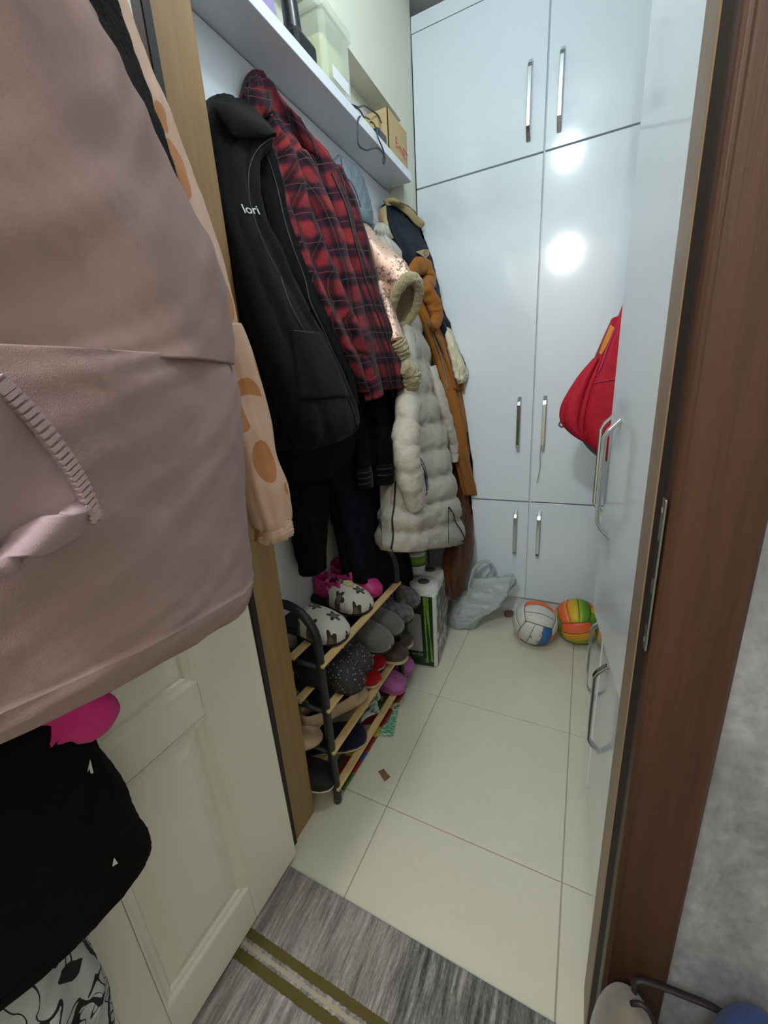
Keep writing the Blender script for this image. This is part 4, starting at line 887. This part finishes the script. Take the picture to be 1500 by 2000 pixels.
def bagmat():
    t = NT('translucent_carrier_bag'); g = t.n.new('ShaderNodeBsdfTransparent'); tr = t.n.new('ShaderNodeBsdfTranslucent'); mx = t.n.new('ShaderNodeMixShader'); mx2 = t.n.new('ShaderNodeMixShader')
    tr.inputs[0].default_value = lin((214, 222, 222)); mx.inputs[0].default_value = .40; mx2.inputs[0].default_value = .08
    t.base(lin((232, 238, 238))); t.set(.3, 0, .5); n = t.noise(t.map(t.gen(), (18, 18, 40)), 1, 5, .7, .8); t.bump(n, .9, .02)
    t.link(t.b.outputs[0], mx.inputs[1]); t.link(tr.outputs[0], mx.inputs[2]); t.link(mx.outputs[0], mx2.inputs[1]); t.link(g.outputs[0], mx2.inputs[2]); t.link(mx2.outputs[0], t.out.inputs[0]); return t.m
M['bag'] = bagmat()
def loftY(name, rows, mat, parent, nr=40, nc=44, amp=.008, seed=1, k=(5, 9, 14), label=None, crease=0):
    """rows: left pixel, right pixel, depth y, half depth"""
    R = cr(rows, nr); fo = folds(seed, k); V = []; uvs = []
    for i, (xl, yl, xr, yr, Y, b) in enumerate(R):
        A = ony(xl, yl, Y); B = ony(xr, yr, Y); c = (A+B)/2; h = (B-A)/2; v = i/(nr-1); a = np.linalg.norm(h)
        for j in range(nc):
            th = 2*math.pi*j/nc; co, si = math.cos(th), math.sin(th); dis = (amp*fo(th, v)+crease*math.sin(7*th+11*v)*math.sin(19*v+2*th))/max(a, .02)
            p = c+h*math.copysign(abs(co)**.8, co)*(1+dis)+np.array([0, b*math.copysign(abs(si)**.8, si)*(1+dis), 0]); p = p+(p-c)/max(np.linalg.norm(p-c), .01)*crease*2.2*(MN.noise(Vector(p*24))+.7*MN.noise(Vector(p*60))); p[2] = max(p[2], .003); p[1] = min(p[1], 2.008); V.append(p); uvs.append((j/nc, v))
    f = grid_faces(nr, nc, True); A = np.array(V); V.append(A[:nc].mean(0)); V.append(A[-nc:].mean(0)); m = len(V)-2
    f += [(m, (j+1) % nc, j) for j in range(nc)]+[(m+1, (nr-1)*nc+j, (nr-1)*nc+(j+1) % nc) for j in range(nc)]; uvs += [(0, 0), (0, 1)]
    o = obj(name, V, f, mat, parent, uvs=uvs, label=label); WM[o.name] = BVHTree.FromPolygons([Vector(p) for p in V], f); return o
cb = thing('carrier_bag', 'crumpled translucent white plastic carrier bag against the wardrobe', 'plastic bag', (-.50, 1.84, 0))
loftY('bag_body', [(925, 1130, 1002, 1128, 1.86, .02), (918, 1150, 1000, 1145, 1.85, .04), (895, 1165, 985, 1170, 1.84, .06), (884, 1185, 968, 1185, 1.83, .075), (878, 1205, 942, 1203, 1.82, .075), (882, 1224, 932, 1216, 1.82, .06), (892, 1230, 925, 1222, 1.82, .05)], 'bag', cb, amp=.010, seed=51, crease=.006)
for pts in ([(915, 1150, 1.86), (925, 1115, 1.89), (945, 1096, 1.92), (962, 1106, 1.93), (955, 1128, 1.93), (935, 1145, 1.90)], [(955, 1150, 1.87), (985, 1130, 1.90), (1000, 1124, 1.92), (1004, 1138, 1.92), (990, 1152, 1.90), (965, 1160, 1.87)]):
    v, f, u = tube([ony(*p) for p in pts], [.022, .026, .018, .014, .018, .022], 14, 36, True, .45, None, lambda a, b: .2*math.sin(4*b+9*a)+.12*math.sin(25*a+b)); obj('bag_handle', v, f, 'bag', cb)
M['redpack'] = plain('red_packaging', (186, 30, 48), .3); M['pinkpack'] = plain('pink_packaging', (190, 120, 116), .4)
rp = thing('snack_packet', 'red and pink packet wedged behind the paper towels under the brown garment', 'packet', (-.56, 1.72, 0))
def slab(quad, X, th): 
    P = [onx(x, y, X) for x, y in quad]; n = len(P); return [tuple(p) for p in P]+[(p[0]-th, p[1], p[2]) for p in P], [tuple(range(n)), tuple(range(n, 2*n))[::-1]]+[(i, i+n, (i+1) % n+n, (i+1) % n) for i in range(n)]
v, f = slab([(872, 1148), (886, 1140), (908, 1150), (906, 1156), (892, 1168), (876, 1172), (870, 1230), (868, 1228)], -.545, .02); obj('packet', v, f, 'pinkpack', rp, smooth=False, bevel=.002)
v, f = slab([(874, 1158), (888, 1152), (906, 1150), (905, 1158), (893, 1168), (880, 1168)], -.541, .003); obj('red_flap', v, f, 'redpack', rp, smooth=False)

M['bw'] = plain('scuffed_white_leather', (204, 204, 198), .55, var=.12, scale=26); M['bo'] = plain('orange_leather', (240, 110, 44), .5); M['bb'] = plain('blue_leather', (46, 104, 164), .5); M['bseam'] = plain('ball_seam', (84, 86, 80), .8)
def scuffed():
    t = NT('scuffed_white_leather_marks'); n = t.noise(t.gen(), 26, 5, .75); z = t.xyz(t.pos())[2]
    k = t.math('GREATER_THAN', n, .585); t.base(t.mix(k, lin((206, 207, 202)), lin((96, 92, 86)))); t.set(.55); return t.m
M['bscuff'] = scuffed()
def rainbow():
    t = NT('rainbow_ball_panel'); u = t.xyz(t.uv()); t.base(t.ramp(u[1], [(0, (226, 92, 62)), (.25, (236, 112, 60)), (.42, (226, 160, 30)), (.6, (196, 186, 36)), (.8, (104, 156, 40)), (1, (62, 130, 44))])); t.set(.45); return t.m
M['brain'] = rainbow(); M['bseam2'] = plain('ball_seam_dark', (70, 84, 30), .8)
def ball(label, C, R, colour, rot, seam):
    b = thing('volleyball', label, 'ball', (C[0], C[1], C[2]-R)); rm = Matrix.Rotation(rot[0], 3, 'X') @ Matrix.Rotation(rot[1], 3, 'Y') @ Matrix.Rotation(rot[2], 3, 'Z')
    me = bmesh.new(); bmesh.ops.create_uvsphere(me, u_segments=32, v_segments=20, radius=R*.975); V = [tuple(Vector(v.co)+Vector(C)) for v in me.verts]; f = [[v.index for v in q.verts] for q in me.faces]; me.free()
    obj('bladder', V, f, seam, b)
    faces = [((1, 0, 0), (0, 1, 0), (0, 0, 1)), ((-1, 0, 0), (0, 1, 0), (0, 0, 1)), ((0, 1, 0), (0, 0, 1), (1, 0, 0)), ((0, -1, 0), (0, 0, 1), (1, 0, 0)), ((0, 0, 1), (1, 0, 0), (0, 1, 0)), ((0, 0, -1), (1, 0, 0), (0, 1, 0))]
    for fi, (n, a, c) in enumerate(faces):
        n, a, c = map(np.array, (n, a, c)); rn = rm @ Vector([float(q) for q in n]); flip = rn.y < -.5
        for si in range(3):
            V = []; uvs = []; nu, nv = 17, 8
            for i in range(nu):
                for j in range(nv):
                    u = -1+2*i/(nu-1); w = -1+2*(si+j/(nv-1))/3; e = min(i, nu-1-i, 99)/1.0; g = min(j, nv-1-j)
                    d = n+a*math.tan(u*.985*math.pi/4)+c*math.tan((w*.985 if g else w*.985+(.018 if j == 0 else -.018))*math.pi/4); d = d/np.linalg.norm(d)
                    rr = R*(1 if (g > 0 and e > 0) else .972); p = rm @ Vector(d*rr); V.append((p.x+C[0], p.y+C[1], p.z+C[2])); uvs.append((i/(nu-1), 1-(si+j/(nv-1))/3 if flip else (si+j/(nv-1))/3))
            obj('panel', V, grid_faces(nu, nv, False), colour(fi, si), b, uvs=uvs)
    return b
def c1(fi, si): return {(3, 0): 'bw', (3, 1): 'bscuff', (3, 2): 'bb', (4, 0): 'bw', (4, 1): 'bw', (4, 2): 'bo', (0, 1): 'bo', (0, 0): 'bo'}.get((fi, si), 'bo' if (fi == 5 and si == 1) else 'bw')
ball('white volleyball with orange and blue panels and dark scuffs', (-.142, 1.790, .103), .103, c1, (.30, .30, .10), 'bseam')
ball('orange yellow and green rainbow volleyball beside the side cabinet', (.038, 1.868, .104), .104, lambda a, b: 'brain', (1.9, .12, .25), 'bseam2')
P = onz(993, 1206, .0); M['brownbit'] = plain('brown_wrapper', (110, 78, 66), .6)
o = MB().box(-.022, .022, -.014, .014, 0, .028).build('wrapper', 'brownbit', None, bevel=.004); o.location = (P[0], P[1]+.015, 0); o.rotation_euler = (0, 0, .5); tag(o, 'small brown crumpled wrapper beside the white volleyball', 'wrapper')

# ================================================================ RED BACKPACK
M['redbag'] = cloth('red_nylon', (168, 26, 44), (190, 40, 58), rough=.6, sheen=0, crumple=16); M['pinktape'] = plain('magenta_piping', (176, 40, 90), .6); M['greymesh'] = cloth('grey_mesh', (92, 78, 100), (112, 98, 120)); M['yellowprint'] = plain('orange_print', (222, 140, 40), .6)
hk = tube([(.135, 1.415, 1.445), (.135, 1.56, 1.445), (.110, 1.63, 1.440), (.098, 1.655, 1.445), (.092, 1.660, 1.458)], .005, 8, 24); tag(obj('coat_hook', hk[0], hk[1], 'steel'), 'steel hook on the cabinet end holding the red backpack', 'hook')
bp = thing('backpack', 'red nylon backpack hanging behind the side cabinet doors', 'backpack', (.03, 1.62, .92))
bk = loftY('body', [(1196, 622, 1250, 612, 1.60, .05), (1178, 662, 1262, 650, 1.60, .08), (1152, 722, 1262, 710, 1.60, .10), (1130, 770, 1262, 770, 1.60, .11), (1124, 815, 1255, 820, 1.60, .11), (1138, 858, 1248, 864, 1.60, .105), (1168, 888, 1240, 892, 1.60, .08)], 'redbag', bp, amp=.006, seed=61)
loftY('front_pocket', [(1160, 700, 1175, 700, 1.555, .03), (1126, 742, 1160, 745, 1.545, .05), (1098, 790, 1148, 795, 1.54, .06), (1096, 822, 1142, 835, 1.54, .06), (1116, 846, 1150, 858, 1.545, .05), (1140, 862, 1160, 868, 1.55, .03)], 'redbag', bp, amp=.006, seed=63)
loftY('bottom_panel', [(1128, 846, 1240, 860, 1.60, .095), (1150, 876, 1238, 884, 1.60, .08), (1176, 896, 1230, 898, 1.60, .06)], 'greymesh', bp, nr=12, amp=.003)
line_on(bk, [(1202, 640), (1186, 680), (1172, 720), (1158, 742), (1142, 770), (1136, 815), (1144, 850)], .004, 'pinktape', 'piping', bp, .003)
line_on(bk, [(1150, 752), (1175, 745), (1205, 740)], .0018, 'pinktape', 'seam', bp, .002)
strip(bk, [(1192, 634, 1200, 640), (1178, 668, 1184, 676), (1170, 690, 1174, 694)], 'yellowprint', 'orange_print', bp, .003, 0, .001)
v, f, u = tube([ony(*p) for p in ((1096, 822, 1.52), (1092, 830, 1.515), (1098, 834, 1.515), (1104, 828, 1.52))], .003, 8, 14); obj('zip_pull', v, f, 'greymesh', bp)
v, f, u = tube([(.075, 1.62, 1.36), (.088, 1.635, 1.41), (.096, 1.64, 1.44), (.088, 1.648, 1.41), (.078, 1.65, 1.36)], .006, 8, 20); obj('carry_loop', v, f, 'redbag', bp)

# ================================================================ THINGS ON THE SHELF
ZS = 2.0465
M['blackplastic'] = plain('black_plastic', (38, 38, 42), .28); M['purplebox'] = plain('lilac_card', (160, 140, 190), .6); M['cardboard'] = plain('cardboard', (196, 170, 124), .85, bump=.1); M['carddark'] = plain('cardboard_inside', (86, 64, 34), .9); M['redink'] = plain('red_ink', (196, 72, 60), .8); M['cord'] = plain('dark_cord', (44, 48, 54), .5)
def clearmat():
    t = NT('clear_plastic'); t.base(lin((226, 230, 214))); t.set(.12, 0, .5); t.b.inputs['Alpha'].default_value = .45; return t.m
M['clear'] = clearmat(); M['yellowpaper'] = plain('pale_yellow_contents', (214, 214, 160), .8)
pb = thing('storage_box', 'lilac storage box at the near end of the shelf', 'box', (-.755, .98, ZS)); MB().box(-.80, -.715, .86, 1.02, ZS, 2.22).build('box', 'purplebox', pb, bevel=.004); MB().box(-.803, -.712, .857, 1.023, 2.19, 2.225).build('lid', 'purplebox', pb, bevel=.003)
hv = thing('handheld_vacuum', 'black handheld vacuum head standing on the shelf edge', 'vacuum', (-.74, 1.14, ZS))
MB().box(-.775, -.712, 1.098, 1.190, ZS, 2.092).build('nozzle_foot', 'blackplastic', hv, bevel=.010)
v, f, u = tube([(-.752, 1.142, 2.085), (-.752, 1.140, 2.13), (-.754, 1.134, 2.20), (-.758, 1.13, 2.235)], [.026, .022, .020, .020], 16, 20); obj('tube', v, f, 'blackplastic', hv)
v, f, u = tube([(-.735, 1.108, 2.088), (-.735, 1.172, 2.088)], .012, 12); obj('roller_cap', v, f, 'blackmetal', hv)
cj = thing('food_container', 'clear plastic container with lid standing behind the black vacuum head', 'container', (-.76, 1.31, ZS))
def rbox(x0, x1, y0, y1, z0, z1, r, name, mat, parent): return MB().box(x0, x1, y0, y1, z0, z1).build(name, mat, parent, bevel=r)
rbox(-.806, -.716, 1.235, 1.385, ZS, 2.215, .014, 'tub', 'clear', cj); rbox(-.812, -.710, 1.229, 1.391, 2.205, 2.235, .008, 'lid', 'clear', cj); rbox(-.800, -.730, 1.245, 1.375, ZS+.004, 2.17, .012, 'contents', 'yellowpaper', cj)
MB().box(-.7155, -.7145, 1.27, 1.36, 2.07, 2.10).build('label', 'whiteprint', cj)
bx = thing('cardboard_box', 'open cardboard box with red handwriting at the far end of the shelf', 'box', (-.765, 1.73, ZS))
bz = 2.175
for x0, x1, y0, y1 in ((-.716, -.713, 1.640, 1.815), (-.818, -.815, 1.640, 1.815), (-.818, -.713, 1.640, 1.643), (-.818, -.713, 1.812, 1.815)): MB().box(x0, x1, y0, y1, ZS, bz).build('side', 'cardboard', bx)
MB().box(-.815, -.716, 1.643, 1.812, ZS, ZS+.004).build('bottom', 'carddark', bx); MB().box(-.815, -.716, 1.643, 1.812, ZS+.004, 2.15).build('contents', 'carddark', bx)
put_text('E-mET', .046, (-.7125, 1.700, 2.085), (0, 1, -.10), (0, 0, 1), 'redink', 'handwriting', bx, .0004)
MB().box(-.790, -.730, 1.700, 1.80, 2.15, 2.19).build('flap', 'cardboard', bx, bevel=.002)
ad = thing('power_adapter', 'black power adapter with a cord looping over the shelf edge', 'adapter', (-.72, 1.6, ZS))
MB().box(-.745, -.713, 1.555, 1.625, ZS, 2.082).build('adapter', 'blackplastic', ad, bevel=.006)
def cordpx(pts): v, f, u = tube([onx(*p) for p in pts], .0024, 8, 60); return obj('cord', v, f, 'cord', ad)
cordpx([(684, 203, -.725), (700, 209, -.72), (712, 207, -.75), (726, 216, -.76), (738, 225, -.75), (745, 240, -.73)])
cordpx([(686, 207, -.722), (700, 213, -.72), (708, 224, -.715), (711, 234, -.712)])
cordpx([(722, 233, -.735), (708, 227, -.715), (700, 231, -.700), (698, 250, -.695), (699, 275, -.695), (703, 287, -.695), (716, 293, -.695), (728, 290, -.695), (738, 289, -.695), (748, 299, -.695), (752, 312, -.695), (749, 320, -.695), (748, 312, -.695), (750, 298, -.695), (744, 282, -.695), (738, 268, -.698), (733, 248, -.706), (728, 240, -.716), (723, 238, -.725)])
rm_ = thing('remote_cable', 'short black cable plug leaning on the cardboard box', 'cable', (-.76, 1.78, 2.18)); v, f, u = tube([onx(*p) for p in ((762, 223, -.755), (763, 234, -.75), (767, 244, -.745), (770, 251, -.74))], [.004, .005, .007, .006], 8, 16); obj('cable_plug', v, f, 'blackplastic', rm_)
# thin grey cord hanging from a wardrobe handle
kc = tag(obj('key_cord', *tube([(-.1715, 1.978, .905), (-.1735, 1.986, .87), (-.171, 1.990, .82), (-.1765, 1.992, .77), (-.182, 1.993, .735)], .0012, 6, 24)[:2], 'cord'), 'thin dark cord hanging from the right tall wardrobe door handle', 'cord')

# ================================================================ RUG, LAMPS, HALL CORNER
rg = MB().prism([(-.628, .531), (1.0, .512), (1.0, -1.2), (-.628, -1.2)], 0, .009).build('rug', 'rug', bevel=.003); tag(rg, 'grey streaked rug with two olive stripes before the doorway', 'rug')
cl = thing('closet_lamp', 'small white ceiling lamp fixture inside the closet', 'lamp', (-.20, .90, ZC))
v, f, u = tube([(-.20, .90, ZC), (-.20, .90, 2.69), (-.20, .90, 2.685)], [.05, .05, .04], 24); obj('mount', v, f, 'melamine', cl); v, f, u = tube([(-.20, .90, 2.69), (-.20, .90, 2.575)], [.018, .022], 16); obj('socket', v, f, 'melamine', cl)
hl = thing('ceiling_lamp', 'round white ceiling lamp in the hall', 'lamp', (-.28, -.80, ZC))
v, f, u = tube([(-.28, -.80, ZC), (-.28, -.80, ZC-.04)], [.10, .11], 32); obj('mount', v, f, 'melamine', hl)
v, f, u = tube([(-.28, -.80, ZC-.04), (-.28, -.80, 2.47)], .008, 8); obj('stem', v, f, 'melamine', hl)
M['greyfelt'] = cloth('grey_felt', (98, 92, 84), (124, 118, 108), sheen=.3); M['bluecap'] = cloth('blue_cloth', (40, 56, 104), (58, 76, 128)); M['darkstrap'] = plain('dark_strap', (28, 20, 26), .6)
tb = thing('tote_bag', 'grey felt bag with a dark strap on the hall floor by the jamb', 'bag', (.115, .425, .009))
prof = [(.0, .90), (.10, 1.0), (.22, 1.0), (.28, .92), (.32, .74), (.345, .46), (.355, .20), (.357, .02)]; V = []
for z, k in cr([(a, b) for a, b in prof], 30):
    for a in np.linspace(0, 2*math.pi, 37)[:-1]: V.append((.116+.044*k*math.cos(a), .425+.055*k*math.sin(a), .010+z))
pch = obj('pouch', V, grid_faces(30, 36, True)+[tuple(range(36))[::-1]], 'greyfelt', tb)
v, f, u = tube([(.128+.034*math.cos(a), .428, .20+.175*math.sin(a)) for a in np.linspace(-.2, 1.9, 20)], .0035, 8); obj('rim_piping', v, f, 'darkstrap', tb)
v, f, u = tube([onz(*p) for p in ((1238, 1940, .355), (1246, 1914, .372), (1290, 1926, .372), (1340, 1945, .37), (1390, 1966, .368), (1430, 1990, .36))], .0065, 10, 40, True, .6); obj('strap', v, f, 'darkstrap', tb)
bc = thing('sports_bag', 'dark blue cloth bag standing beside the grey felt bag', 'bag', (.25, .43, .009))
prof = [(.0, .92), (.10, 1.0), (.28, 1.0), (.35, .94), (.395, .78), (.415, .50), (.423, .2), (.425, .02)]; V = []
for z, k in cr(prof, 30):
    for a in np.linspace(0, 2*math.pi, 41)[:-1]: V.append((.252+.050*k*math.cos(a)*(1+.03*math.sin(5*a)), .428+.055*k*math.sin(a), .010+z))
obj('pouch', V, grid_faces(30, 40, True)+[tuple(range(40))[::-1]], 'bluecap', bc)
v, f, u = tube([(.252+.030*math.cos(a), .42, .40+.044*math.sin(a)) for a in np.linspace(0, math.pi, 16)], .004, 8); obj('carry_loop', v, f, 'bluecap', bc)
